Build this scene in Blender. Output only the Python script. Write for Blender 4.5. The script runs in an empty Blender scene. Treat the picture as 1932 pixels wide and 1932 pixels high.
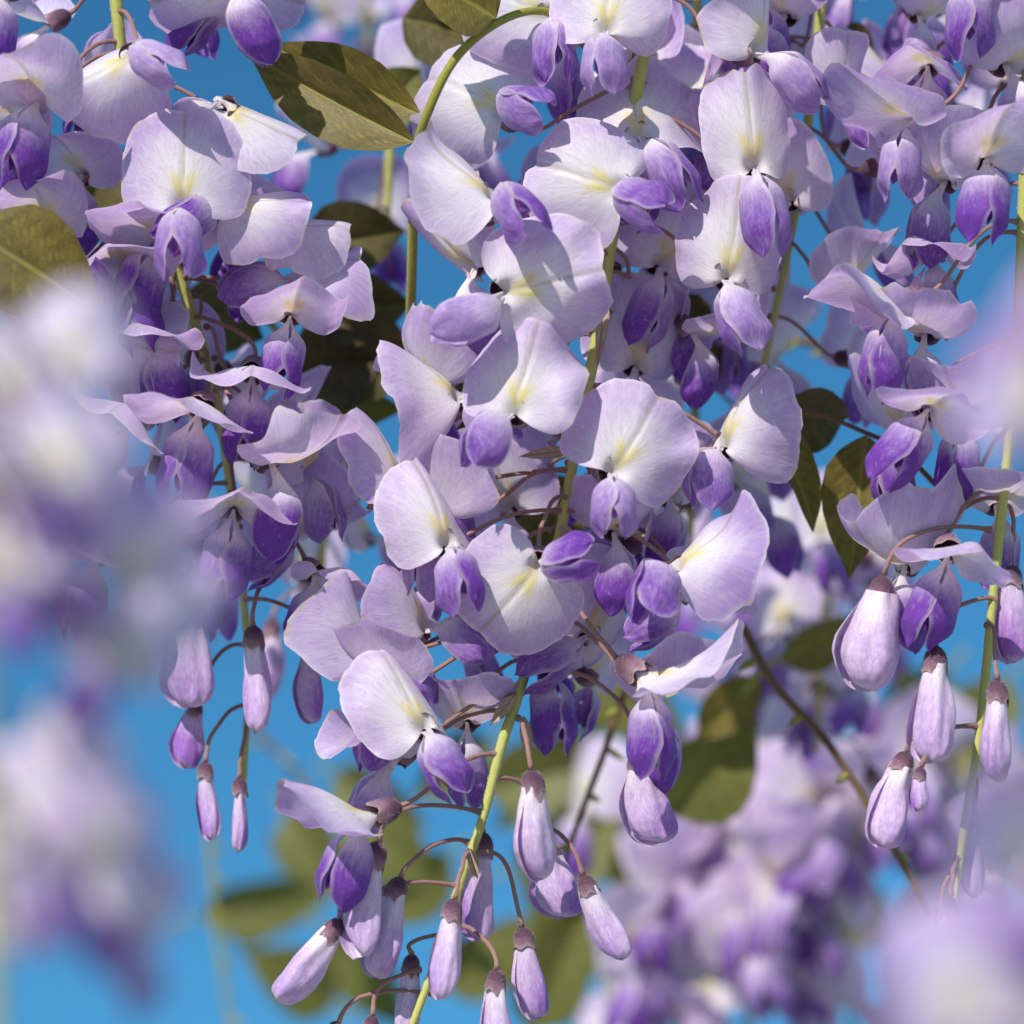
import bpy, math, random
import numpy as np
from mathutils import Matrix, Vector

# ------------------------------------------------------------------ camera, sky, sun, exposure
scene = bpy.context.scene
D = 500.0            # mm from the lens to the plane of focus
FIELD = 175.0        # mm of the plane of focus that fill the frame
PX = 1932.0          # working grid of the layout
MM = FIELD / PX
PITCH = math.radians(30)
cam_data = bpy.data.cameras.new("camera")
cam = bpy.data.objects.new("camera", cam_data)
scene.collection.objects.link(cam)
scene.camera = cam
cam_data.sensor_width = 36.0
cam_data.lens = 36.0 * D / FIELD
cam_data.clip_start = 0.01
cam_data.clip_end = 500.0
# camera frame (x right, y up, z towards the viewer, origin in the plane of focus)
FOC = Vector((0.0, 0.0, 2.2))
CAMROT = Matrix.Rotation(math.pi / 2 + PITCH, 4, 'X')
TW = Matrix.Translation(FOC) @ CAMROT @ Matrix.Scale(0.001, 4)     # mm in the camera frame -> world metres
cam.matrix_world = Matrix.Translation(FOC) @ CAMROT @ Matrix.Translation((0, 0, D * 0.001))
cam_data.dof.use_dof = True
cam_data.dof.focus_distance = (D + 2.0) * 0.001
cam_data.dof.aperture_fstop = cam_data.lens / 10.0
cam_data.dof.aperture_blades = 0

SUN_ELEV, SUN_AZ = math.radians(21), math.radians(204)   # azimuth clockwise from the viewing direction (+Y)
sdir = Vector((math.sin(SUN_AZ) * math.cos(SUN_ELEV), math.cos(SUN_AZ) * math.cos(SUN_ELEV), math.sin(SUN_ELEV)))
world = bpy.data.worlds.new("World")
scene.world = world
world.use_nodes = True
wn, wl = world.node_tree.nodes, world.node_tree.links
wn.clear()
sky = wn.new("ShaderNodeTexSky")
sky.sky_type = 'NISHITA'
sky.sun_disc = False
sky.sun_elevation = SUN_ELEV
sky.sun_rotation = SUN_AZ
sky.altitude = 0
sky.air_density = 1.5
sky.dust_density = 0.0
sky.ozone_density = 10.0
bg = wn.new("ShaderNodeBackground")
bg.inputs['Strength'].default_value = 0.122
wo = wn.new("ShaderNodeOutputWorld")
wb = wn.new("ShaderNodeMix"); wb.data_type = 'RGBA'; wb.blend_type = 'MULTIPLY'     # even white balance of the whole sky
wb.inputs[0].default_value = 1.0
wb.inputs[7].default_value = (0.68, 1.10, 1.0, 1.0)
wl.new(sky.outputs[0], wb.inputs[6])
wl.new(wb.outputs[2], bg.inputs['Color'])
wl.new(bg.outputs[0], wo.inputs['Surface'])
sun_data = bpy.data.lights.new("sun", 'SUN')
sun_data.energy = 5.0
sun_data.angle = math.radians(0.7)
sun_data.color = (1.0, 0.94, 0.87)
sun = bpy.data.objects.new("sun", sun_data)
scene.collection.objects.link(sun)
sun.rotation_euler = (-sdir).to_track_quat('-Z', 'Y').to_euler()
sun.location = FOC + sdir * 3
scene.view_settings.view_transform = 'Standard'
scene.view_settings.look = 'None'
scene.view_settings.gamma = 1.0
scene.view_settings.exposure = 0.16
scene.view_settings.use_curve_mapping = False
scene.render.engine = 'CYCLES'
scene.cycles.use_denoising = True
scene.cycles.max_bounces = 6
scene.cycles.transmission_bounces = 4
scene.cycles.diffuse_bounces = 4

# ------------------------------------------------------------------ materials
def srgb(r, g, b):
    f = lambda c: ((c / 255 + 0.055) / 1.055) ** 2.4 if c > 10 else c / 255 / 12.92
    return (f(r), f(g), f(b), 1.0)

class NT:
    def __init__(self, name):
        self.m = bpy.data.materials.new(name)
        self.m.use_nodes = True
        self.n, self.l = self.m.node_tree.nodes, self.m.node_tree.links
        self.n.clear()
        self.out = self.n.new("ShaderNodeOutputMaterial")
    def node(self, typ, **kw):
        n = self.n.new(typ)
        for k, v in kw.items():
            setattr(n, k, v)
        return n
    def put(self, sock, v):
        if v is None:
            return
        if hasattr(v, 'links') or hasattr(v, 'is_linked'):
            self.l.new(v, sock)
        else:
            sock.default_value = v
    def math(self, op, a, b=None, c=None, clamp=False):
        n = self.node("ShaderNodeMath", operation=op, use_clamp=clamp)
        for i, v in enumerate((a, b, c)):
            self.put(n.inputs[i], v)
        return n.outputs[0]
    def mix(self, f, a, b, blend='MIX'):
        n = self.node("ShaderNodeMix", data_type='RGBA', blend_type=blend)
        self.put(n.inputs[0], f); self.put(n.inputs[6], a); self.put(n.inputs[7], b)
        return n.outputs[2]
    def attr(self, name):
        n = self.node("ShaderNodeAttribute", attribute_name=name)
        s = self.node("ShaderNodeSeparateColor")
        self.l.new(n.outputs['Color'], s.inputs[0])
        return s.outputs[0], s.outputs[1], s.outputs[2], n.outputs['Alpha']
    def uv(self):
        return self.node("ShaderNodeTexCoord").outputs['UV']
    def mapping(self, vec, scale, loc=None):
        n = self.node("ShaderNodeMapping")
        self.l.new(vec, n.inputs[0])
        n.inputs['Scale'].default_value = scale
        if loc is not None:
            self.put(n.inputs['Location'], loc)
        return n.outputs[0]
    def noise(self, vec, scale, detail=2.0, rough=0.5, dist=0.0):
        n = self.node("ShaderNodeTexNoise")
        self.l.new(vec, n.inputs['Vector'])
        n.inputs['Scale'].default_value = scale
        n.inputs['Detail'].default_value = detail
        n.inputs['Roughness'].default_value = rough
        n.inputs['Distortion'].default_value = dist
        return n.outputs[0]
    def ramp(self, f, lo, hi, a=0.0, b=1.0):
        n = self.node("ShaderNodeMapRange", interpolation_type='SMOOTHSTEP')
        self.l.new(f, n.inputs[0])
        n.inputs[1].default_value = lo; n.inputs[2].default_value = hi
        n.inputs[3].default_value = a; n.inputs[4].default_value = b
        return n.outputs[0]
    def rand(self):
        return self.node("ShaderNodeObjectInfo").outputs['Random']
    def bump(self, h, strength, dist):
        n = self.node("ShaderNodeBump")
        n.inputs['Strength'].default_value = strength
        n.inputs['Distance'].default_value = dist
        self.l.new(h, n.inputs['Height'])
        return n.outputs[0]
    def finish(self, col, rough=0.5, spec=0.3, normal=None, trans=0.0, tcol=None, sheen=0.0, sheen_tint=None, coat=0.0):
        p = self.node("ShaderNodeBsdfPrincipled")
        self.put(p.inputs['Base Color'], col)
        self.put(p.inputs['Roughness'], rough)
        p.inputs['Specular IOR Level'].default_value = spec
        if sheen:
            p.inputs['Sheen Weight'].default_value = sheen
            p.inputs['Sheen Roughness'].default_value = 0.45
            if sheen_tint: p.inputs['Sheen Tint'].default_value = sheen_tint
        if normal is not None: self.l.new(normal, p.inputs['Normal'])
        res = p.outputs[0]
        if trans:
            t = self.node("ShaderNodeBsdfTranslucent")
            self.put(t.inputs['Color'], tcol if tcol is not None else col)
            if normal is not None: self.l.new(normal, t.inputs['Normal'])
            mx = self.node("ShaderNodeMixShader")
            mx.inputs[0].default_value = trans
            self.l.new(res, mx.inputs[1]); self.l.new(t.outputs[0], mx.inputs[2])
            res = mx.outputs[0]
        self.l.new(res, self.out.inputs['Surface'])
        return self.m

def petal_material(name, pale, deep, white, yellow, radial, trans=0.3, fine=True):
    # tone attribute: R = depth of lilac, G = white blaze, B = yellow nectar guide, A = thin margin, browned and painted with caught light
    t = NT(name)
    r, g, b, a = t.attr("tone")
    uv = t.uv()                      # radial petals: (angle, radius); long petals: (across, along)
    rnd = t.rand()
    off = t.math('MULTIPLY', rnd, 37.0)
    sv = t.node("ShaderNodeCombineXYZ")
    t.put(sv.inputs[0], off); t.put(sv.inputs[1], off); t.put(sv.inputs[2], off)
    soft = t.noise(t.mapping(uv, (9, 5, 1), sv.outputs[0]), 1.0, 2.0, 0.6, 0.3)
    vein_v = t.mapping(uv, (64, 3.2, 1) if radial else (17, 2.2, 1), sv.outputs[0])
    streak = t.noise(vein_v, 1.0, 3.0, 0.6, 0.6)
    vein = t.ramp(t.math('ABSOLUTE', t.math('SUBTRACT', streak, 0.5)), 0.0, 0.045, 1.0, 0.0)
    grain = t.noise(t.mapping(uv, (120, 90, 1) if radial else (60, 110, 1), sv.outputs[0]), 1.0, 2.0, 0.6)
    f = t.math('ADD', r, t.math('MULTIPLY', t.math('SUBTRACT', soft, 0.5), 0.75))
    f = t.math('ADD', f, t.math('MULTIPLY', t.math('SUBTRACT', streak, 0.5), 0.5))
    f = t.math('ADD', f, t.math('MULTIPLY', t.math('SUBTRACT', rnd, 0.5), 0.16), clamp=True)
    col = t.mix(f, pale, deep)
    gw = t.math('ADD', g, t.math('MULTIPLY', t.math('SUBTRACT', streak, 0.5), t.math('MULTIPLY', g, 0.9)), clamp=True)
    col = t.mix(gw, col, white)
    yw = t.math('MULTIPLY', b, t.ramp(streak, 0.30, 0.62, 0.55, 1.0), clamp=True)
    col = t.mix(yw, col, yellow)
    col = t.mix(t.math('MULTIPLY', vein, 0.36 if radial else 0.55), col, t.mix(1.0, col, (0.62, 0.50, 0.72, 1), 'MULTIPLY'))
    col = t.mix(t.math('MULTIPLY', t.ramp(soft, 0.60, 0.78), 0.18), col, white)
    col = t.mix(t.math('MULTIPLY', a, 0.5), col, white)  # margin whitened to imitate light caught on the petal's thickness
    if radial:
        su = t.node("ShaderNodeSeparateXYZ"); t.l.new(uv, su.inputs[0])
        line = t.ramp(t.math('ABSOLUTE', t.math('SUBTRACT', su.outputs[0], 0.5)), 0.0, 0.011, 1.0, 0.0)
        line = t.math('MULTIPLY', line, t.ramp(su.outputs[1], 0.16, 0.4, 0.0, 0.6))
        col = t.mix(line, col, t.mix(1.0, col, (0.62, 0.62, 0.50, 1), 'MULTIPLY'))
    # faint scars and browned flecks
    if fine:
        sc = t.noise(t.mapping(uv, (22, 13, 1), sv.outputs[0]), 1.0, 2.0, 0.7, 0.4)
        col = t.mix(t.ramp(sc, 0.74, 0.79, 0.0, 0.55), col, (0.50, 0.36, 0.20, 1))
    if fine:
        col = t.mix(t.math('MULTIPLY', a, t.ramp(soft, 0.50, 0.62, 0.0, 0.75)), col, (0.52, 0.40, 0.26, 1))
    nrm = None
    if fine:
        h = t.noise(t.mapping(uv, (64, 9, 1) if radial else (17, 7, 1), sv.outputs[0]), 1.0, 2.0, 0.6, 0.8)
        nrm = t.bump(h, 0.35, 0.00022)
    tc = t.mix(0.6, col, t.mix(1.0, col, (0.92, 0.68, 0.92, 1), 'MULTIPLY'))
    rough = t.ramp(grain, 0.3, 0.7, 0.42, 0.62)
    return t.finish(col, rough, 0.32, nrm, trans, tc, 0.12)

M = {}
for _sfx, _fine in (('', True), ('_soft', False)):
    M['banner' + _sfx] = petal_material("banner_petal" + _sfx, (0.86, 0.775, 0.875, 1), (0.465, 0.30, 0.665, 1), (0.95, 0.93, 0.89, 1), (0.90, 0.78, 0.12, 1), True, 0.48, _fine)
    M['wing' + _sfx] = petal_material("wing_petal" + _sfx, (0.74, 0.61, 0.835, 1), (0.222, 0.066, 0.455, 1), (0.95, 0.92, 0.88, 1), (0.84, 0.74, 0.2, 1), False, 0.45, _fine)
    M['keel' + _sfx] = petal_material("keel_petal" + _sfx, (0.48, 0.28, 0.64, 1), (0.20, 0.05, 0.32, 1), (0.80, 0.76, 0.78, 1), (0.8, 0.7, 0.2, 1), False, 0.45, _fine)
    M['bud' + _sfx] = petal_material("bud_petal" + _sfx, (0.80, 0.67, 0.83, 1), (0.38, 0.17, 0.56, 1), (0.90, 0.84, 0.84, 1), (0.8, 0.7, 0.2, 1), False, 0.26, _fine)

def fuzzy_material(name, c1, c2, c3, sheen_tint, sc=1.0):
    t = NT(name)
    r, g, b, a = t.attr("tone")
    uv = t.uv()
    n1 = t.noise(t.mapping(uv, (6 * sc, 6 * sc, 1)), 1.0, 4.0, 0.65)
    n2 = t.noise(t.mapping(uv, (40 * sc, 16 * sc, 1)), 1.0, 2.0, 0.7)
    col = t.mix(t.math('ADD', r, t.math('MULTIPLY', t.math('SUBTRACT', n1, 0.5), 0.8), clamp=True), c1, c2)
    col = t.mix(t.math('MULTIPLY', g, t.ramp(n1, 0.25, 0.6, 0.5, 1.0)), col, c3)
    col = t.mix(t.ramp(n2, 0.52, 0.72, 0.0, 0.45), col, c3)
    nrm = t.bump(t.math('ADD', n1, n2), 0.5, 0.0003)
    return t.finish(col, 0.65, 0.2, nrm, 0.0, None, 0.28, sheen_tint)

M['calyx'] = fuzzy_material("calyx", (0.055, 0.018, 0.042, 1), (0.15, 0.060, 0.115, 1), (0.46, 0.34, 0.32, 1), (0.85, 0.75, 0.85, 1))
M['pedicel'] = fuzzy_material("pedicel", (0.21, 0.105, 0.10, 1), (0.34, 0.19, 0.165, 1), (0.46, 0.33, 0.27, 1), (0.9, 0.8, 0.75, 1))
M['stalk'] = fuzzy_material("raceme_stalk", (0.34, 0.35, 0.08, 1), (0.50, 0.50, 0.16, 1), (0.64, 0.63, 0.32, 1), (0.9, 0.95, 0.7, 1))
M['leafstalk'] = fuzzy_material("leaf_stalk", (0.20, 0.20, 0.03, 1), (0.30, 0.29, 0.05, 1), (0.40, 0.38, 0.12, 1), (0.9, 0.95, 0.7, 1))
M['twig'] = fuzzy_material("twig_bark", (0.09, 0.055, 0.03, 1), (0.17, 0.10, 0.045, 1), (0.24, 0.17, 0.09, 1), (0.8, 0.7, 0.6, 1))
M['bract'] = fuzzy_material("bract", (0.34, 0.24, 0.17, 1), (0.45, 0.33, 0.24, 1), (0.55, 0.44, 0.33, 1), (0.9, 0.85, 0.8, 1))

def leaf_material(name, c1, c2, veincol, trans):
    t = NT(name)
    r, g, b, a = t.attr("tone")       # R = midrib, G = side vein, B = rim
    uv = t.uv()
    n1 = t.noise(t.mapping(uv, (5, 9, 1)), 1.0, 4.0, 0.6)
    v = t.node("ShaderNodeTexVoronoi", feature='DISTANCE_TO_EDGE')
    t.l.new(t.mapping(uv, (26, 60, 1)), v.inputs['Vector']); v.inputs['Scale'].default_value = 1.0
    net = t.ramp(v.outputs['Distance'], 0.0, 0.08, 1.0, 0.0)
    col = t.mix(t.ramp(n1, 0.3, 0.7), c1, c2)
    col = t.mix(t.math('MULTIPLY', net, 0.30), col, veincol)
    col = t.mix(t.math('MULTIPLY', g, 0.45), col, veincol)
    col = t.mix(t.math('MULTIPLY', r, 0.8), col, veincol)
    h = t.math('ADD', t.math('MULTIPLY', net, 0.25), t.math('MULTIPLY', g, 1.2))
    nrm = t.bump(h, 0.3, 0.00025)
    tc = t.mix(1.0, col, (1.1, 1.2, 0.45, 1), 'MULTIPLY')
    return t.finish(col, 0.48, 0.35, nrm, trans, tc, 0.1)
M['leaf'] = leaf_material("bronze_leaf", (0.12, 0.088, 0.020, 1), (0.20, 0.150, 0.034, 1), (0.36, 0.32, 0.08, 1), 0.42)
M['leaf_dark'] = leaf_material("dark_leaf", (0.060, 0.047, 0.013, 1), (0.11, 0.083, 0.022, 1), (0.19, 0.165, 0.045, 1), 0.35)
M['leaf_green'] = leaf_material("green_leaf", (0.11, 0.115, 0.028, 1), (0.17, 0.165, 0.045, 1), (0.24, 0.24, 0.07, 1), 0.4)

# ------------------------------------------------------------------ object helpers
COL = scene.collection
def P3(px, py, z=0.0):
    k = (D - z) / D
    return np.array(((px - 966) * MM * k, (966 - py) * MM * k, z))

def mesh(name, verts, faces, mat, uv=None, tone=None):
    me = bpy.data.meshes.new(name)
    verts = np.asarray(verts, dtype=np.float32)
    faces = np.asarray(faces, dtype=np.int32)
    nf, k = faces.shape
    me.vertices.add(len(verts)); me.vertices.foreach_set("co", verts.ravel())
    me.loops.add(nf * k); me.loops.foreach_set("vertex_index", faces.ravel())
    me.polygons.add(nf); me.polygons.foreach_set("loop_start", np.arange(0, nf * k, k, dtype=np.int32))
    me.polygons.foreach_set("use_smooth", np.ones(nf, dtype=bool))
    if uv is not None:
        l = me.uv_layers.new(name="UVMap")
        l.data.foreach_set("uv", np.asarray(uv, dtype=np.float32)[faces.ravel()].ravel())
    at = me.color_attributes.new("tone", 'FLOAT_COLOR', 'POINT')
    if tone is None: tone = np.zeros((len(verts), 4)); 
    at.data.foreach_set("color", np.asarray(tone, dtype=np.float32).ravel())
    me.update(calc_edges=True)
    me.validate()
    me.materials.append(M[mat])
    return me

def with_down(verts, faces, uv, tone, ring, n, length, rng, width=0.035):
    """short downy hairs standing on a surface built of rings"""
    verts, uv, tone = np.asarray(verts, float), np.asarray(uv, float), np.asarray(tone, float)
    nf = (len(verts) // ring - 1) * ring
    k = rng.integers(0, nf, n)
    quad = np.asarray(faces)[k]
    w = rng.dirichlet((1, 1, 1, 1), n)
    c = (verts[quad] * w[..., None]).sum(1)
    rc = verts[: (len(verts) // ring) * ring].reshape(-1, ring, 3).mean(1)
    j = k // ring
    o = c - 0.5 * (rc[j] + rc[j + 1])
    o /= np.linalg.norm(o, axis=1)[:, None] + 1e-9
    d = o + rng.normal(0, 0.35, (n, 3))
    d /= np.linalg.norm(d, axis=1)[:, None]
    sd = np.cross(d, rng.normal(0, 1, (n, 3))); sd /= np.linalg.norm(sd, axis=1)[:, None] + 1e-9
    L = length * rng.uniform(0.5, 1.2, n)[:, None]
    c = c - o * 0.04
    q = np.stack([c - sd * width, c + sd * width, c + d * L + sd * width * .3, c + d * L - sd * width * .3], 1).reshape(-1, 3)
    m = len(verts)
    f = np.arange(m, m + 4 * n).reshape(-1, 4)
    tn = np.tile([0.8, 0.8, 0, 0], (4 * n, 1))
    return np.vstack([verts, q]), np.vstack([faces, f]), np.vstack([uv, np.repeat(uv[quad[:, 0]], 4, 0)]), np.vstack([tone, tn])

def grid_faces(nu, nv, closed_u=False):
    # vertices index = j * nu + i
    i = np.arange(nu if closed_u else nu - 1); j = np.arange(nv - 1)
    I, J = np.meshgrid(i, j)
    I, J = I.ravel(), J.ravel()
    I2 = (I + 1) % nu
    return np.stack([J * nu + I, J * nu + I2, (J + 1) * nu + I2, (J + 1) * nu + I], axis=1)

WORLD = {}
def put(name, data, parent, mat_cam):
    """link an object whose placement is mat_cam (mm, camera frame) under parent"""
    o = bpy.data.objects.new(name, data)
    COL.objects.link(o)
    w = TW @ mat_cam
    if parent is not None:
        o.parent = parent
        o.matrix_local = WORLD[parent.name].inverted() @ w
    else:
        o.matrix_world = w
    WORLD[o.name] = w
    return o

def thing(name, label, cat, pos, group=None):
    o = put(name, None, None, Matrix.Translation(Vector(pos)))
    o.empty_display_size = 5
    o['label'] = label; o['category'] = cat
    if group: o['group'] = group
    return o

def smooth_table(xs, ys, n=400, s=9):
    x = np.linspace(xs[0], xs[-1], n)
    y = np.interp(x, xs, ys)
    k = np.exp(-np.linspace(-2, 2, 2 * s + 1) ** 2); k /= k.sum()
    yp = np.concatenate([2 * y[0] - y[1:s + 1][::-1], y, 2 * y[-1] - y[-s - 1:-1][::-1]])
    return x, np.convolve(yp, k, 'valid')

def ss(a, b, x):
    t = np.clip((x - a) / (b - a), 0, 1)
    return t * t * (3 - 2 * t)

# ------------------------------------------------------------------ petals (mm, flower frame: x lateral, y up, z front)
_BX, _BY = smooth_table(np.radians([0, 8, 18, 30, 45, 60, 75, 90, 100, 110, 119, 128]),
                        [16.3, 16.7, 16.9, 16.6, 15.3, 13.3, 11.8, 10.4, 9.0, 6.4, 3.8, 1.4], s=14)

def banner_mesh(rng, bt=0, wx=1.0, ly=1.0, fold=(6, 6), kap=(0.015, 0.015), rim=(0, 0), c1=0.0, c2=0.0, wave=0.35, lilac=0.5, twist=0.0,
                yellow=1.0, blaze=1.0, nt=61, nr=18, sfx='', cd=(0, 0, -1), vary=1.0):
    wave = wave * (0.45 + 0.55 * vary)
    Th = math.radians(128)
    t = np.linspace(-1, 1, nt)
    th = Th * np.sign(t) * np.abs(t) ** 1.25
    rho = np.linspace(0, 1, nr) ** 0.8
    TH, RHO = np.meshgrid(th, rho)
    rad = np.interp(np.abs(TH), _BX, _BY)
    ph = rng.uniform(0, 6.28, 6)
    rad = rad * (1 + 0.020 * np.sin(3 * TH + ph[0]) + 0.014 * np.sin(7 * TH + ph[1]) * np.cos(TH / 2) + 0.009 * np.sin(17 * TH + ph[2]) + 0.006 * np.sin(37 * TH + ph[3]))
    rad = rad - 0.5 * rng.uniform(0.2, 1.4) * np.exp(-(TH / 0.07) ** 2)
    x = rad * RHO * np.sin(TH) * wx
    y = rad * RHO * np.cos(TH) * ly
    q = rng.normal(0, 1, 8)
    n = wave * 1.1 * (q[0] * np.sin(x * .21 + y * .13 + ph[0]) + .7 * q[1] * np.sin(x * .33 - y * .25 + ph[1]) + .35 * q[2] * np.sin(x * .6 + y * .35 + ph[2])) * RHO
    for _k in range(3):                                       # edges rolled or nipped here and there
        t0, am, wd_ = rng.uniform(-1.9, 1.9), rng.normal(-1.2, 1.9) * wave, rng.uniform(.18, .5)
        n = n + am * np.exp(-((TH - t0) / wd_) ** 2) * RHO ** 5 * 1.8
    for _k in range(2):                                       # a soft crease from an old bud fold
        a0, off, am = rng.uniform(-1.2, 1.2), rng.uniform(3, 9), rng.uniform(.2, .5) * wave
        dd = x * math.cos(a0) + (y - 6) * math.sin(a0)
        n = n - am * np.log1p(np.exp(np.clip((np.abs(dd) - off) * 2.5, -30, 30))) / 2.5 * RHO
    fold = (fold[0] + vary * rng.normal(0, 6), fold[1] + vary * rng.normal(0, 6)); kap = (kap[0] + vary * rng.normal(0, .012), kap[1] + vary * rng.normal(0, .012))
    rim = (rim[0] + vary * rng.normal(0, 16), rim[1] + vary * rng.normal(0, 16)); twist = twist + vary * rng.normal(0, 9); c1 = c1 + vary * rng.normal(0, .5)
    n = n + wave * RHO ** 2.2 * (np.sin(2 * TH + ph[3]) + 0.8 * np.sin(4 * TH + ph[4]) * RHO + 0.45 * np.sin(9 * TH + ph[5]) * RHO ** 3 + 0.22 * np.sin(16 * TH + ph[1]) * RHO ** 5)
    # lateral bend, each half its own
    s = np.linspace(0, 26, 261); ds = s[1] - s[0]
    out = []
    for h in (0, 1):
        a = np.radians(fold[h]) * (1 - np.exp(-s / 0.8)) + kap[h] * s + np.radians(rim[h]) * ss(6.5, 12.5, s)
        out.append((np.cumsum(np.cos(a)) * ds, -np.cumsum(np.sin(a)) * ds))
    ax = np.abs(x)
    XL = -np.interp(ax, s, out[0][0]); XR = np.interp(ax, s, out[1][0])
    NL = np.interp(ax, s, out[0][1]); NR = np.interp(ax, s, out[1][1])
    X = np.where(x < 0, XL, XR); N = np.where(x < 0, NL, NR) + n
    lim = ss(0.0, 3.0, np.hypot(x, y))
    N = N * lim - 0.30 * np.exp(-(x / 0.55) ** 2) * ss(1, 4, y)
    # bend along the midrib
    yy = np.linspace(-10, 24, 341); dy = yy[1] - yy[0]
    al = np.radians(bt + c1 * np.clip(yy, 0, None) + c2 * np.clip(yy - 9, 0, None) - 12 * (1 - ss(-0.5, 3.2, yy)))
    CY = np.cumsum(np.cos(al)) * dy; CZ = np.cumsum(np.sin(al)) * dy
    i0 = np.argmin(np.abs(yy)); CY -= CY[i0]; CZ -= CZ[i0]
    ay = np.interp(y, yy, al)
    tw = np.radians(twist) * y / 16.0
    X, N = X * np.cos(tw) - N * np.sin(tw), X * np.sin(tw) + N * np.cos(tw)
    Y = np.interp(y, yy, CY) - N * np.sin(ay)
    Z = np.interp(y, yy, CZ) + N * np.cos(ay)
    P = np.stack([X, Y, Z], -1) + np.exp(-(np.hypot(x, y) / 1.5) ** 2)[..., None] * 2.6 * np.asarray(cd)
    verts = P.reshape(-1, 3)
    faces = grid_faces(nt, nr)
    uv = np.stack([(TH / Th * 0.5 + 0.5), RHO], -1).reshape(-1, 2)
    bw = 4.2 * blaze
    g = np.exp(-(x / (bw + 0.10 * np.clip(y, 0, 20))) ** 2) * (1 - ss(5.0 * blaze, 13.5 * blaze, y)) * 0.95
    g = np.maximum(g, 1 - ss(1.0, 3.2, np.hypot(x, y)))
    b = yellow * np.exp(-((np.abs(x) - 0.26 * y) / (0.65 + 0.10 * np.clip(y, 0, 9))) ** 2) * ss(0.9, 2.0, y) * (1 - ss(3.6, 6.6, y)) * 0.85
    r = lilac * (0.15 + 1.0 * ss(3, 14, np.hypot(x * 1.2, y - 3)))
    mid = 0.45 * np.exp(-(x / 0.22) ** 2) * ss(3, 6, y)
    tone = np.stack([r, np.clip(g, 0, 1), np.clip(b + mid * 0.25, 0, 1), ss(0.955, 1.0, RHO)], -1).reshape(-1, 4)
    return mesh("banner_petal", verts, faces, 'banner' + sfx, uv, tone)

_WX, _WW = smooth_table([0, .07, .14, .22, .35, .5, .65, .78, .88, .95, 1.0], [.55, .7, 1.3, 2.5, 3.7, 4.5, 4.8, 4.4, 3.4, 2.1, 0.25], s=9)
_WP, _WV = smooth_table([0, .07, .14, .22, .35, .5, .65, .78, .88, .95, 1.0], [.55, .6, 1.2, 2.7, 4.1, 4.7, 4.2, 3.0, 1.7, .9, 0.15], s=9)

def keel_frame(kd, ks, ky=0.0):
    d = np.array([math.sin(math.radians(ks)) * math.cos(math.radians(kd)), -math.cos(math.radians(kd)) * math.cos(math.radians(ks)), math.sin(math.radians(kd))])
    x = np.array([1.0, 0, 0]); x = x - d * d.dot(x); x /= np.linalg.norm(x)
    e = np.cross(d, x)
    if e[2] < 0 and abs(ks) < 80: e = -e
    c, q = math.cos(math.radians(ky)), math.sin(math.radians(ky))
    return d, x * c - e * q, e * c + x * q

def wing_mesh(rng, side, kd=30, ks=0, length=15.0, width=1.0, gap=-1.4, flare=1.0, R=5.0, pointed=0.3, curve=1.6, purple=0.8, phi0=78, nu=11, nv=24, roll=0.0, ky=0.0, sfx='', cd=(0, 0, -1)):
    d, x, e = keel_frame(kd, ks, ky)
    v = np.linspace(0, 1, nv) ** 0.9
    u = np.linspace(-1, 1, nu)
    U, V = np.meshgrid(u, v)
    w = ((1 - pointed) * np.interp(V, _WX, _WW) + pointed * np.interp(V, _WP, _WV)) * width
    ph = rng.uniform(0, 6.28, 4)
    w = w * (1 + 0.04 * np.sin(7 * V + ph[0]))
    Rv = R * (0.35 + 0.65 * ss(0.0, 0.35, V)) * (1 - 0.25 * ss(0.7, 1.0, V))
    phi = math.radians(phi0 + roll) + U * w / Rv
    lat = gap * ss(0, .3, V) + flare * V ** 1.5 + Rv * np.sin(phi) - (1 - ss(0.0, 0.3, V)) * R * 0.30
    el = Rv * np.cos(phi) - curve * (V - 0.1) ** 2 * 2.2 + curve * 0.9 * V
    nn = 0.22 * (np.sin(3 * U + 5 * V + ph[1]) + 0.6 * np.sin(9 * V + 4 * U + ph[2])) * ss(0.2, 0.6, V) * (0.3 + np.abs(U))
    lat = lat + nn
    # inward nod of the tip
    lat = lat - 1.2 * ss(0.75, 1.0, V)
    al = V * length + 0.35 * np.sin(5 * U + ph[3]) * ss(0.4, 0.9, V)
    pos = al[..., None] * d + (side * lat)[..., None] * x + el[..., None] * e + np.array([0, -0.6, 0.5]) + (2.6 * (1 - ss(0, .16, V)))[..., None] * np.asarray(cd)
    uv = np.stack([U * 0.5 + 0.5 + (0.0 if side > 0 else 2.0), V * 2], -1).reshape(-1, 2)
    r = np.clip(purple, 0, 1.2) * (0.06 + 1.05 * ss(0.15, 0.80, V + 0.1 * np.abs(U)))
    g = 1 - ss(0.06, 0.42, V + 0.06 * U)
    edge = ss(0.88, 1.0, np.abs(U)) * 0.7
    tone = np.stack([r, g, np.zeros_like(r), edge], -1).reshape(-1, 4)
    return mesh("wing_petal", pos.reshape(-1, 3), grid_faces(nu, nv), 'wing' + sfx, uv, tone)

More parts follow.
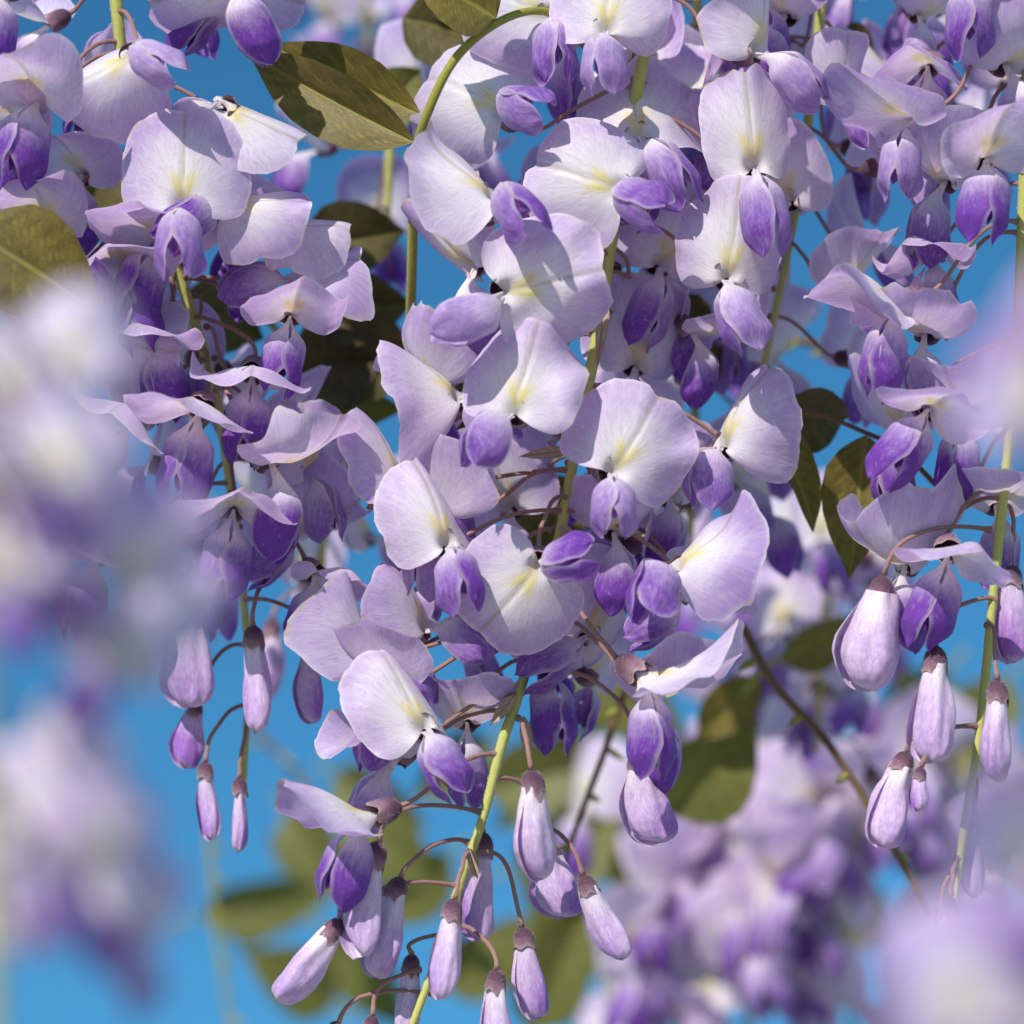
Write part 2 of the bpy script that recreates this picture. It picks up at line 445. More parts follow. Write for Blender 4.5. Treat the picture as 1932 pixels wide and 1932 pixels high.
def keel_mesh(rng, kd=30, ks=0, length=13.5, purple=0.8, nu=11, nv=18, ky=0.0, sfx=''):
    d, x, e = keel_frame(kd, ks, ky)
    v = np.linspace(0, 1, nv); u = np.linspace(-1, 1, nu)
    U, V = np.meshgrid(u, v)
    hw = np.interp(V, [0, .1, .25, .5, .75, .92, 1], [.5, .8, 2.2, 3.2, 3.0, 1.7, .15])
    wd = np.interp(V, [0, .1, .3, .6, .85, 1], [.5, .7, 1.3, 1.6, 1.1, .1])
    a = U * math.radians(150)
    lat = wd * np.sin(a)
    el = hw * (1 - 0.5 * np.cos(a) * 1.0 - 1.1) + 2.6 * V ** 2.2
    pos = (V * length)[..., None] * d + lat[..., None] * x + el[..., None] * e + np.array([0, -0.6, 0.5])
    uv = np.stack([U * 0.5 + 0.5, V * 2], -1).reshape(-1, 2)
    r = purple * ss(0.2, 0.9, V); g = 1 - ss(0.05, 0.3, V)
    tone = np.stack([r, g, 0 * r, 0 * r], -1).reshape(-1, 4)
    return mesh("keel_petal", pos.reshape(-1, 3), grid_faces(nu, nv), 'keel' + sfx, uv, tone)

def frame_from(dirv, up=(0, 1, 0)):
    c = np.array(dirv, float); c /= np.linalg.norm(c)
    a = np.cross(up, c)
    if np.linalg.norm(a) < 1e-3: a = np.cross((1, 0, 0), c)
    a /= np.linalg.norm(a)
    b = np.cross(c, a)
    return a, b, c

def calyx_mesh(rng, base, dirv, length=5.6, rad=2.7, nu=30, nv=12, teeth=1.0, down=0):
    """bell from base (stalk end) along dirv; five teeth on the rim"""
    a, b, c = frame_from(dirv)
    v = np.linspace(0, 1, nv); ang = np.linspace(0, 2 * math.pi, nu, endpoint=False)
    A, V = np.meshgrid(ang, v)
    tooth = (0.5 + 0.5 * np.cos(5 * A + 0.6)) ** 1.5
    tooth = tooth * (1 + 0.6 * np.cos(A - 1.5))
    rr = np.interp(V, [0, .06, .15, .3, .55, .8, 1], [.55, 1.15, 1.75, 2.3, 2.7, 2.85, 3.0]) / 2.85 * rad
    ph = rng.uniform(0, 6.28, 2)
    rr = rr * (1 + 0.04 * np.sin(3 * A + ph[0]) + 0.03 * np.sin(5 * A + 4 * V + ph[1]))
    L = V * length + teeth * 1.7 * tooth * ss(0.6, 1.0, V)
    rr = rr + 0.35 * tooth * teeth * ss(0.8, 1, V) * rng.uniform(-0.5, 1.2)
    pos = np.array(base) + L[..., None] * c + (rr * np.cos(A))[..., None] * a + (rr * 0.92 * np.sin(A))[..., None] * b
    pos = pos.reshape(-1, 3)
    tip = np.array(base) - 0.2 * c
    pos = np.vstack([pos, tip])
    f = grid_faces(nu, nv, True)
    k = len(pos) - 1
    i = np.arange(nu)
    cap = np.stack([np.full(nu, k), (i + 1) % nu, i, i], 1)[:, :4]
    cap = np.stack([np.full(nu, k), (i + 1) % nu, i], 1)
    uv = np.vstack([np.stack([A / 6.283 * 2, V], -1).reshape(-1, 2), [[0.5, 0]]])
    r = 0.1 + 0.9 * ss(0.1, 0.9, V); g = 0.25 * ss(0.4, 0.9, V) + 0.5 * ss(0.86, 1.0, V)
    tone = np.vstack([np.stack([r, g, 0 * r, 0 * r], -1).reshape(-1, 4), [[0.2, 0, 0, 0]]])
    # closing the small hole with the last ring of quads (degenerate-free): add tip quads in pairs
    capq = np.array([[k, (j + 2) % nu, (j + 1) % nu, j] for j in range(0, nu, 2)])
    f = np.vstack([f, capq])
    if down: pos, f, uv, tone = with_down(pos, f, uv, tone, nu, down, 0.55, rng)
    return mesh("calyx", pos, f, 'calyx', uv, tone)

def bud_mesh(rng, length=19.0, width=1.0, bend=2.0, seam=0.5, lilac=0.4, nu=44, nv=30, pale=0.6, nip=0.5):
    """closed flower: the banner wrapped round the rest, its free edges meeting along a seam.  Hangs along -y, front +z."""
    v = np.linspace(0, 1, nv) ** 0.95
    sw = np.linspace(0, 1, nu)
    S, V = np.meshgrid(sw, v)
    over = 0.55
    phi = (S - 0.5) * (2 * math.pi + over) + math.pi / 2 * 0 + seam
    rr = np.interp(V, [0, .06, .16, .3, .5, .66, .8, .9, .96, 1], [1.9, 2.1, 2.5, 3.0, 3.55, 3.75, 3.5, 2.9, 2.2, 0.7]) * width
    ph = rng.uniform(0, 6.28, 4)
    rr = rr * (1 + 0.05 * np.sin(2 * phi + 4 * V + ph[0]) + 0.035 * np.sin(3 * phi - 5 * V + ph[3]) + 0.02 * np.sin(5 * phi + 7 * V + ph[1]))
    lay = 1 + 0.18 * (S - 0.5) * ss(0.05, 0.4, V) + 0.14 * ss(0.90, 1.0, S) * ss(0.1, 0.5, V)
    cx, cz = np.sin(phi), np.cos(phi)
    ridge = 0.35 * np.exp(-((np.mod(phi - seam + math.pi, 2 * math.pi) - math.pi - 0.2) / 0.35) ** 2) * ss(0.1, 0.5, V) * width
    wr = 0.22 * np.sin(5 * phi + 3 * V + ph[2]) * np.sin(4 * V + ph[3]) + 0.12 * np.sin(9 * phi - 2 * V + ph[1]) * ss(.15, .6, V) + 0.10 * np.sin(11 * V + 2 * phi + ph[0])
    rr = rr + wr * width
    x = rr * lay * 0.84 * cx + bend * 0.5 * np.sin(V * 2.6 + ph[1] * .15) * V
    z = rr * lay * 1.08 * cz + ridge
    zc = bend * (V ** 2) * 1.6 - 0.8 * bend * V
    y = -V * length - nip * (0.8 * S - 0.4) * ss(0.7, 1, V) * 3.0
    pos = np.stack([x, y, z + zc], -1).reshape(-1, 3)
    uv = np.stack([S * 2.5, V * 2], -1).reshape(-1, 2)
    r = 0.12 + lilac * (0.4 + 0.8 * ss(0.2, 0.9, V)) * (0.75 + 0.5 * np.sin(phi * 1.0 + ph[2])) + 0.3 * np.exp(-(np.minimum(S, 1 - S) / 0.05) ** 2)
    g = pale * (1 - ss(0.05, 0.45, V)) + 0.35 * np.exp(-((V - 0.98) / 0.05) ** 2)
    tone = np.stack([np.clip(r, 0, 1), np.clip(g, 0, 1), 0 * r, ss(0.97, 1, S)], -1).reshape(-1, 4)
    return mesh("bud_petal", pos, grid_faces(nu, nv), 'bud', uv, tone)

def tube_mesh(name, pts, radii, mat, nu=10, ridge=0.0, tone_r=None, rng=None, down=0):
    pts = np.asarray(pts, float); n = len(pts)
    radii = np.broadcast_to(np.asarray(radii, float), (n,))
    T = np.gradient(pts, axis=0); T /= np.linalg.norm(T, axis=1)[:, None]
    a = np.cross(T[0], (0.3, 0.2, 1)); a /= np.linalg.norm(a)
    rows = []
    ang = np.linspace(0, 2 * math.pi, nu, endpoint=False)
    for i in range(n):
        a = a - T[i] * a.dot(T[i]); a /= np.linalg.norm(a)
        b = np.cross(T[i], a)
        r = radii[i] * (1 + ridge * np.cos(5 * ang + 0.02 * i))
        rows.append(pts[i] + np.outer(r * np.cos(ang), a) + np.outer(r * np.sin(ang), b))
    verts = np.vstack(rows)
    ln = np.concatenate([[0], np.cumsum(np.linalg.norm(np.diff(pts, axis=0), axis=1))])
    uv = np.stack(np.meshgrid(np.arange(nu) / nu, ln / 12.0), -1).reshape(-1, 2)
    tr = np.full(n, 0.5) if tone_r is None else np.asarray(tone_r)
    tone = np.zeros((n * nu, 4)); tone[:, 0] = np.repeat(tr, nu)
    f = grid_faces(nu, n, True)
    caps = []
    for base in (0, (n - 1) * nu):
        for j in range(1, nu - 2, 2):
            caps.append([base, base + j, base + j + 1, base + j + 2])
    f = np.vstack([f, np.array(caps)])
    if down: verts, f, uv, tone = with_down(verts, f, uv, tone, nu, down, 0.42, np.random.default_rng(len(verts) + int(abs(verts[0][0]) * 100)), 0.03)
    return mesh(name, verts, f, mat, uv, tone)

def bez(p0, p1, p2, p3, n=14):
    t = np.linspace(0, 1, n)[:, None]
    return (1 - t) ** 3 * p0 + 3 * t * (1 - t) ** 2 * p1 + 3 * t * t * (1 - t) * p2 + t ** 3 * p3

def spline(pts, n=60):
    """Catmull-Rom through the points"""
    p = np.asarray(pts, float)
    q = np.vstack([2 * p[0] - p[1], p, 2 * p[-1] - p[-2]])
    out = []
    m = len(p) - 1
    for i in range(m):
        a, b, c, d = q[i], q[i + 1], q[i + 2], q[i + 3]
        k = max(3, n // m)
        t = np.linspace(0, 1, k, endpoint=(i == m - 1))[:, None]
        out.append(0.5 * (2 * b + (c - a) * t + (2 * a - 5 * b + 4 * c - d) * t ** 2 + (3 * b - a - 3 * c + d) * t ** 3))
    return np.vstack(out)

def rot(roll, yaw, pitch=0.0):
    return Matrix.Rotation(-math.radians(roll), 4, 'Z') @ Matrix.Rotation(math.radians(yaw), 4, 'Y') @ Matrix.Rotation(math.radians(pitch), 4, 'X')
# ------------------------------------------------------------------ flowers and buds
SEED = [11]
LIB = {}

def to_np(m, p):
    return np.array(m @ Vector(p))

def pedicel_to(parent, inv, start_cam, start_dir_cam, attach, rng, r0=0.38, down=0):
    """stalk from the rachis to the calyx; points in the camera frame, mesh in the parent's frame"""
    a = np.asarray(attach, float); s = np.asarray(start_cam, float)
    dist = np.linalg.norm(s - a)
    out = np.array([s[0] - a[0], 0.15 * dist, s[2] - a[2]])
    out = out / (np.linalg.norm(out) + 1e-6)
    k = 0.38 * dist
    pts = bez(a, a + out * k * 1.1, s + np.asarray(start_dir_cam) * k * 0.8, s, 16)
    tt = np.linspace(0, math.pi, 16)[:, None]
    pts = pts + np.sin(tt) * rng.normal(0, 0.35, 3) + np.sin(2 * tt) * rng.normal(0, 0.25, 3) + np.sin(5 * tt) * rng.normal(0, 0.08, 3)
    loc = np.array([inv @ Vector(p) for p in pts])
    sc = inv.to_scale()[0]
    t = np.linspace(0, 1, 16)
    rad = r0 * sc * (1.0 + 0.8 * np.exp(-((t) / 0.05) ** 2) + 0.35 * np.exp(-((1 - t) / 0.08) ** 2))
    return tube_mesh("pedicel", loc, rad, 'pedicel', 8, tone_r=0.3 + 0.5 * t, down=down)

def nearest_on(axis, p, up=16.0):
    """point of the rachis from which a stalk to p would spring: somewhat above p"""
    q = np.asarray(axis)
    d = np.linalg.norm((q - np.array([p[0], p[1] + up * 0.6, p[2]])) * np.array([1, 1.3, 0.6]), axis=1)
    return q[np.argmin(d)]

def flower(parent, px, py, z=0.0, roll=0, yaw=0, s=1.0, bt=0, kd=32, ks=0, axis=None, attach=None, wx=1.0, ly=1.0, fold=9, kap=0.024, rim=0, c1=-0.6, c2=0.0,
           wave=0.85, lilac=0.5, purple=0.75, twist=0, yellow=1.0, blaze=1.0, wl=15.5, ww=1.05, flare=1.5, gap=-1.6, pointed=0.25, curve=1.6, phi0=64,
           cal=None, wroll=0.0, lod=1, label=None, pos=None, pitch=0.0, wings=True, ky=0.0, vary=1.0):
    SEED[0] += 1
    rng = np.random.default_rng(SEED[0])
    two = lambda q: q if isinstance(q, (tuple, list)) else (q, q)
    c = P3(px, py, z) if pos is None else np.asarray(pos, float)
    mat = Matrix.Translation(Vector(c)) @ rot(roll, yaw, pitch) @ Matrix.Scale(s, 4)
    f = put("flower", None, parent, mat)
    f.empty_display_size = 3
    if label: f['label'] = label
    nt, nr = (61, 18) if lod == 1 else (35, 10)
    sfx = '' if lod == 1 else '_soft'
    # calyx behind the throat
    if cal is None:
        m = math.radians((bt + 180 - kd) / 2 + 180)
        cd = np.array([-0.5 * math.sin(math.radians(ks)), math.cos(m), math.sin(m)])
        cd /= np.linalg.norm(cd)
    else:
        cd = np.array(cal, float); cd /= np.linalg.norm(cd)
    put("banner_petal", banner_mesh(rng, bt, wx, ly, two(fold), two(kap), two(rim), c1, c2, wave, lilac, twist, yellow, blaze, nt, nr, sfx, cd, vary), f, mat)
    if wings:
        for side in (-1, 1):
            put("wing_petal", wing_mesh(rng, side, kd + rng.normal(0, 2), ks, wl * rng.uniform(0.96, 1.04), ww, gap, flare * rng.uniform(0.7, 1.3), 5.0, pointed, curve,
                                        purple * rng.uniform(0.85, 1.1), phi0, roll=wroll, ky=ky, sfx=sfx, cd=cd), f, mat)
        put("keel_petal", keel_mesh(rng, kd + 4, ks, wl * 0.86, purple, ky=ky, sfx=sfx), f, mat)
    base = cd * 6.7
    put("calyx", calyx_mesh(rng, base, -cd, 4.9, 2.5, teeth=0.6, down=160 if lod == 1 else 0), f, mat)
    if axis is not None or attach is not None:
        sc = to_np(mat, base)
        cdc = np.array(mat.to_3x3() @ Vector(cd)); cdc /= np.linalg.norm(cdc)
        at = attach if attach is not None else nearest_on(axis, sc)
        put("pedicel", pedicel_to(f, mat.inverted(), sc, cdc, at, rng, down=150 if lod == 1 else 0), f, mat)
    return f

def bud(parent, px, py, z=0.0, tx=None, ty=None, tz=None, s=1.0, turn=0, axis=None, attach=None, width=1.0, bend=2.0, seam=0.5, lilac=0.4, pale=0.6, pos=None, dirv=None,
        length=19.0, nip=0.5, shift=0.0, label=None, cdark=1.0):
    """px,py: the stalk end of the calyx; tx,ty: the tip of the bud"""
    SEED[0] += 1
    rng = np.random.default_rng(SEED[0])
    a = P3(px, py, z) if pos is None else np.asarray(pos, float)
    if dirv is None:
        b = P3(tx, ty, z if tz is None else tz)
        dv = b - a; L = np.linalg.norm(dv); dv = dv / L
        s = L / (length + 3.2) * s
    else:
        dv = np.asarray(dirv, float); dv /= np.linalg.norm(dv)
    # local -y -> dv, front +z towards the viewer, then turned about the axis
    yv = -dv
    zv = np.array([0, 0, 1.0]); zv = zv - yv * yv.dot(zv); zv /= np.linalg.norm(zv)
    xv = np.cross(yv, zv)
    R = Matrix(((xv[0], yv[0], zv[0], 0), (xv[1], yv[1], zv[1], 0), (xv[2], yv[2], zv[2], 0), (0, 0, 0, 1)))
    mat = Matrix.Translation(Vector(a)) @ R @ Matrix.Rotation(math.radians(turn), 4, 'Y') @ Matrix.Scale(s, 4)
    o = put("bud", None, parent, mat)
    o.empty_display_size = 3
    if label: o['label'] = label
    me = bud_mesh(rng, length, width * rng.uniform(.93, 1.05), bend * rng.uniform(.6, 1.7), seam + rng.normal(0, .5), lilac, pale=pale, nip=nip)
    sh = Matrix.Translation((0, -3.2 * s, 0))
    put("bud_petal", me, o, mat @ Matrix.Translation((0, -3.2, 0)))
    put("calyx", calyx_mesh(rng, (0, 0, 0), (0, -1, 0), 4.5 * rng.uniform(.9, 1.1), 2.5 * (0.85 + 0.15 * width), teeth=rng.uniform(.7, 1.3), down=200), o, mat)
    if axis is not None or attach is not None:
        at = attach if attach is not None else nearest_on(axis, a)
        put("pedicel", pedicel_to(o, mat.inverted(), a, -dv * 0.6 + np.array([0, 0.5, 0]), at, rng, down=180), o, mat)
    return o

def rachis(parent, pts, r0, r1, mat='stalk', nm="stalk"):
    """the central stalk of a raceme; returns its points in the camera frame"""
    cl = spline(pts, 90)
    n = len(cl)
    rng = np.random.default_rng(n + int(abs(cl[0][0]) * 10))
    t = np.linspace(0, 1, n)
    rad = r0 + (r1 - r0) * t
    rad = rad * (1 + 0.05 * np.sin(t * 40) + 0.10 * np.clip(np.sin(t * 150 + 1), 0.6, 1) - 0.06)
    w = TW.inverted() @ WORLD[parent.name]
    inv = w.inverted()
    loc = np.array([inv @ Vector(p) for p in cl])
    me = tube_mesh(nm, loc, rad, mat, 14, 0.05, tone_r=0.25 + 0.6 * t, down=2600)
    put(nm, me, parent, w)
    return cl

def bract(parent, px, py, z, tx, ty, tz, W=2.2, turn=0):
    """papery bract clinging to the stalk"""
    SEED[0] += 1
    rng = np.random.default_rng(SEED[0])
    p, q = P3(px, py, z), P3(tx, ty, tz)
    yv = q - p; L = np.linalg.norm(yv); yv /= L
    zv = np.array([0, 0, 1.0]); zv -= yv * yv.dot(zv); zv /= np.linalg.norm(zv)
    xv = np.cross(yv, zv)
    R = Matrix(((xv[0], yv[0], zv[0], 0), (xv[1], yv[1], zv[1], 0), (xv[2], yv[2], zv[2], 0), (0, 0, 0, 1)))
    m = Matrix.Translation(Vector(p)) @ R @ Matrix.Rotation(math.radians(turn), 4, 'Y')
    put("bract", leaflet_mesh(rng, L, W, 'bract', 0.35, 30, 0.4, 9, 14), parent, m)
# ------------------------------------------------------------------ leaves and twigs
def leaflet_mesh(rng, L, W, mat, droop=0.2, fold=25, wavy=0.6, nu=21, nv=36):
    """along +y from the base, face +z"""
    v = np.linspace(0, 1, nv); u = np.linspace(-1, 1, nu)
    u = np.sign(u) * np.abs(u) ** 1.15
    U, V = np.meshgrid(u, v)
    hw = np.interp(V, *smooth_table([0, .04, .12, .25, .4, .55, .7, .82, .91, .97, 1], [.03, .26, .62, .93, 1.0, .90, .66, .38, .16, .06, .0], s=8)) * W / 2
    ph = rng.uniform(0, 6.28, 4)
    x = U * hw
    n = np.abs(x) * math.tan(math.radians(fold)) + wavy * np.abs(U) ** 2 * np.sin(V * 9 + ph[0] + np.sign(U)) 
    side = np.abs(np.mod(V * 9.0 - np.abs(U) * 1.9, 1.0) - 0.5) * 2          # side veins curving forward
    sv = np.exp(-((1 - side) / 0.16) ** 2) * ss(0.03, 0.15, np.abs(U)) * (1 - ss(0.8, 1, np.abs(U)))
    n = n - 0.22 * sv - 0.5 * np.exp(-(U / 0.05) ** 2)
    al = droop * V ** 1.3
    s_ = np.linspace(0, 1, 200); a_ = droop * s_ ** 1.3 * 2.2
    cy = np.cumsum(np.cos(a_)) / 200 * L; cz = -np.cumsum(np.sin(a_)) / 200 * L
    aa = np.interp(V, s_, a_)
    y = np.interp(V, s_, cy) + n * np.sin(aa)
    z = np.interp(V, s_, cz) + n * np.cos(aa)
    uv = np.stack([U * 0.5 + 0.5, V], -1).reshape(-1, 2)
    tone = np.stack([np.exp(-(x / (0.55 * (1 - 0.7 * V))) ** 2), sv, ss(.93, 1, np.abs(U)), 0 * U], -1).reshape(-1, 4)
    return mesh("leaflet", np.stack([x, y, z], -1).reshape(-1, 3), grid_faces(nu, nv), mat, uv, tone)

def leaflet(parent, b, t, zb, zt, W, mat='leaf', turn=0, droop=0.2, fold=25, wavy=0.6, bpos=None, tpos=None):
    """b, t: base and tip on the layout grid with their depths; turn: degrees about the midrib (0 = face to the viewer)"""
    SEED[0] += 1
    rng = np.random.default_rng(SEED[0])
    p = P3(b[0], b[1], zb) if bpos is None else bpos
    q = P3(t[0], t[1], zt) if tpos is None else tpos
    yv = q - p; L = np.linalg.norm(yv); yv /= L
    zv = np.array([0, 0, 1.0]); zv -= yv * yv.dot(zv); zv /= np.linalg.norm(zv)
    xv = np.cross(yv, zv)
    R = Matrix(((xv[0], yv[0], zv[0], 0), (xv[1], yv[1], zv[1], 0), (xv[2], yv[2], zv[2], 0), (0, 0, 0, 1)))
    m = Matrix.Translation(Vector(p)) @ R @ Matrix.Rotation(math.radians(turn), 4, 'Y')
    return put("leaflet", leaflet_mesh(rng, L * (1 + 0.25 * droop * droop), W, mat, droop, fold, wavy), parent, m)

def stalk_part(parent, pts, r0, r1, mat, nm):
    cl = spline(pts, 48)
    w = TW.inverted() @ WORLD[parent.name]
    inv = w.inverted()
    n = len(cl); t = np.linspace(0, 1, n)
    me = tube_mesh(nm, [inv @ Vector(p) for p in cl], r0 + (r1 - r0) * t, mat, 12, 0.03, tone_r=0.3 + 0.5 * np.abs(np.sin(t * 7)))
    put(nm, me, parent, w)
    return cl

def twig(label, pts, r0, r1, mat='twig', knots=5):
    p0 = pts[0]
    o = thing("twig", label, "twig", p0, "bare twigs behind the flowers")
    cl = stalk_part(o, pts, r0, r1, mat, "stem")
    w = TW.inverted() @ WORLD[o.name]
    rng = np.random.default_rng(int(abs(p0[0]) * 7) + 3)
    for k in range(knots):
        i = int((k + 0.6) / knots * (len(cl) - 1))
        c = cl[i]
        d = np.array([rng.choice([-1, 1]) * 0.8, -0.5, rng.uniform(-.4, .6)])
        L = rng.uniform(3, 6)
        pts2 = bez(c, c + d * L * .3, c + d * L * .7, c + d * L, 6)
        inv = w.inverted()
        put("leaf_bud", tube_mesh("leaf_bud", [inv @ Vector(p) for p in pts2], np.array([.6, .8, .9, .8, .5, .1]) * r0, 'leafstalk', 8), o, w)
    return o

def compound(label, name_pts, leaves, r=0.7, mat='leaf', stalkmat='leafstalk', group="bronze compound leaves"):
    o = thing("wisteria_leaf", label, "leaf", name_pts[0], group)
    stalk_part(o, name_pts, r, r * 0.7, stalkmat, "leaf_stalk")
    for kw in leaves:
        kw.setdefault('mat', mat)
        leaflet(o, **kw)
    return o

def auto_raceme(parent, axis, n, seed, t0=0.05, t1=0.95, reach=15.0, s=0.95, buds=0.0, lod=2, az=(0, 360), lilac=0.5, purple=0.75, avoid=None):
    """fill the sides of a raceme: flowers spiral round the axis, buds near its tip"""
    rng = np.random.default_rng(seed)
    ax = np.asarray(axis)
    for i in range(n):
        t = t0 + (t1 - t0) * (i + 0.5) / n
        p = ax[min(len(ax) - 1, int(t * (len(ax) - 1)))]
        a = math.radians(az[0] + (i * 137.5 + rng.uniform(-20, 20)) % max(1, (az[1] - az[0])))
        o = np.array([math.sin(a), 0, math.cos(a)])
        if t > 1 - buds:
            q = p + o * reach * 0.75 + np.array([0, -7, 0])
            bud(parent, 0, 0, pos=q, dirv=o * 0.25 + np.array([rng.normal(0, .12), -1, 0]), s=s * rng.uniform(0.7, 0.95), turn=math.degrees(a) + rng.uniform(-40, 40), attach=p,
                lilac=lilac * rng.uniform(.6, 1.2))
        else:
            q = p + o * reach * rng.uniform(0.9, 1.15) + np.array([0, rng.uniform(-6, 0), 0])
            flower(parent, 0, 0, pos=q, roll=rng.normal(0, 14), yaw=math.degrees(a) + rng.normal(0, 15), bt=rng.uniform(-15, 70), kd=rng.uniform(5, 35), ks=rng.normal(0, 12),
                   s=s * rng.uniform(.78, 1.0), wx=rng.uniform(.75, 1.0), fold=rng.uniform(8, 34), kap=rng.uniform(.01, .05), wave=rng.uniform(.3, .7), c1=rng.uniform(-2, .5), lilac=lilac * rng.uniform(.7, 1.3),
                   purple=purple * rng.uniform(.8, 1.15), pointed=rng.uniform(0, .9), attach=p + np.array([0, 6, 0]), lod=lod)
# ------------------------------------------------------------------ the ground sheet, unseen below the frame, added to bounce warm light up
def bounce_ground_material():
    t = NT("pale_stone_bounce_ground")
    co = t.node("ShaderNodeTexCoord").outputs['Object']
    n1 = t.noise(co, 0.6, 4.0, 0.6); n2 = t.noise(co, 45.0, 3.0, 0.7)
    col = t.mix(n1, (0.66, 0.58, 0.50, 1), (0.72, 0.65, 0.57, 1))
    col = t.mix(t.ramp(n2, 0.35, 0.7), t.mix(1.0, col, (0.75, 0.75, 0.75, 1), 'MULTIPLY'), col)
    return t.finish(col, 0.85, 0.2, t.bump(n2, 0.6, 0.01))
M['ground'] = bounce_ground_material()
_gv = np.array([[x, y, 0.0] for y in np.linspace(-200, 200, 9) for x in np.linspace(-200, 200, 9)])
ground = bpy.data.objects.new("ground", mesh("ground", _gv, grid_faces(9, 9), 'ground'))
COL.objects.link(ground)
ground['kind'] = "structure"

gull = dict(fold=(-22, -22), kap=(-.03, -.03), rim=(26, 26), c1=3.3, pointed=.75, wave=.5, flare=.8, gap=-1.0)
# ------------------------------------------------------------------ the central raceme
A = thing("wisteria_raceme", "sharply focused central raceme of pale lilac flowers on a yellow-green stalk", "wisteria raceme", P3(1245, -40, -8), "racemes in focus")
axA = rachis(A, [P3(1252, -60, -8), P3(1232, 40, -8), P3(1208, 140, -8), P3(1180, 300, -9), P3(1150, 480, -10), P3(1128, 630, -10), P3(1088, 830, -10), P3(1060, 990, -10), P3(1024, 1140, -9),
                 P3(985, 1290, -8), P3(948, 1400, -6), P3(912, 1540, -5), P3(870, 1660, -4), P3(835, 1780, -3), P3(790, 1900, -2), P3(745, 2020, -2)], 1.15, 0.72)
g = dict(axis=axA)
flower(A, 1144, 52, 2, roll=2, yaw=-4, s=.95, bt=-8, kd=22, ky=-20, lilac=.3, wl=13, purple=.5, **g)
flower(A, 1206, 250, -3, roll=-14, yaw=-8, s=1.0, bt=-34, kd=10, ks=22, ky=30, fold=(12, 26), c1=-1.2, c2=6, lilac=.4, **g)
flower(A, 1165, 356, 6, roll=-68, yaw=6, s=.99, bt=-4, kd=48, ks=-25, ky=-10, fold=7, lilac=.42, wl=13.5, blaze=1.25, ww=1.2, vary=.5, **g)
flower(A, 934, 364, 8, roll=-52, yaw=60, s=1.0, bt=4, kd=14, ks=-50, ky=-30, fold=(20, 30), kap=.03, wx=.85, lilac=.35, blaze=1.2, purple=.8, **g)
flower(A, 946, 202, -6, roll=-58, yaw=8, s=1.0, bt=-10, kd=60, fold=14, lilac=.35, blaze=1.2, **g)
flower(A, 1030, 28, -8, roll=-62, yaw=10, s=.95, kd=18, ks=-58, ky=30, lilac=.45, **g)
flower(A, 956, 552, 12, roll=76, yaw=4, s=1.03, bt=2, kd=16, ks=16, ky=60, fold=(10, 6), lilac=.42, purple=.5, wl=14, ww=.95, **g)
flower(A, 880, 508, -6, roll=-44, yaw=-56, s=1.0, bt=0, kd=20, ks=-20, fold=12, kap=.03, wx=.9, lilac=.65, **g)
flower(A, 968, 774, 13, roll=15, yaw=-6, s=.94, bt=-3, kd=22, ks=-22, ky=-48, fold=(14, 8), lilac=.42, wl=13, purple=.85, ww=1.05, **g)
flower(A, 1162, 888, 9, roll=30, yaw=3, s=.98, bt=-4, kd=30, ks=26, ky=-20, fold=7, lilac=.45, wl=12.5, purple=.6, vary=.5, **g)
flower(A, 846, 1022, 7, roll=-14, yaw=32, s=.98, bt=-2, kd=22, ks=-16, ky=-20, fold=(24, 30), kap=.03, wx=.92, lilac=.4, wl=13.5, purple=.95, ww=1.1, **g)
flower(A, 1016, 1074, 9, roll=-138, yaw=-4, s=.97, bt=-8, kd=36, ks=-28, ky=20, fold=5, kap=.02, wave=.55, lilac=.5, wl=12, purple=1.0, blaze=1.15, vary=.6, **g)
flower(A, 802, 1368, 8, roll=-26, yaw=22, s=.95, bt=-10, kd=18, ks=-8, ky=-44, fold=(14, 26), kap=(.03, .06), lilac=.4, wl=14.5, purple=1.0, blaze=1.3, wave=.6, **g)
flower(A, 1272, 1064, 6, roll=46, yaw=-62, s=1.0, bt=2, kd=10, ks=50, ky=-16, fold=(22, 26), kap=.025, lilac=.65, wl=15.5, ww=1.15, purple=.95, **g)
flower(A, 1360, 836, -5, roll=22, yaw=-44, s=.95, bt=2, kd=10, ks=22, ky=-10, fold=22, lilac=.6, wl=13, purple=.7, **g)
flower(A, 1376, 520, 2, roll=6, yaw=-6, s=1.0, bt=8, kd=16, ks=22, ky=-34, wx=.92, ly=1.06, fold=(16, 22), kap=(.03, .04), lilac=.45, wl=14, ww=1.15, purple=.62, blaze=1.4, **g)
flower(A, 1424, 312, 0, roll=-6, yaw=8, s=1.06, bt=6, kd=20, wx=.74, fold=(24, 34), kap=.03, lilac=.4, blaze=1.3, **g)
flower(A, 1440, 92, -2, roll=4, yaw=44, s=.95, bt=0, kd=34, ks=40, ky=-30, lilac=.35, wx=.8, fold=24, wl=14, purple=.5, **g)
flower(A, 1222, 1282, 8, roll=4, yaw=66, s=1.0, bt=58, kd=4, ks=-4, ky=-58, fold=(-30, -30), kap=-.02, rim=14, c1=1.5, lilac=.35, wl=16.5, ww=1.15, purple=.95, **g)
flower(A, 690, 1544, 6, roll=-4, yaw=-66, s=1.0, bt=52, kd=26, ky=40, fold=(-22, -22), kap=-.02, rim=14, c1=1.6, lilac=.6, wl=15, ww=1.05, purple=1.0, **g)
flower(A, 872, 744, -2, roll=-44, yaw=71, s=1.0, bt=2, kd=8, ks=-36, ky=-20, fold=24, kap=.02, lilac=.45, wl=14, purple=.7, blaze=1.2, **g)
flower(A, 815, 730, -14, roll=-20, yaw=-60, s=.9, bt=20, kd=10, fold=22, kap=.04, lilac=.6, purple=1.15, **g)
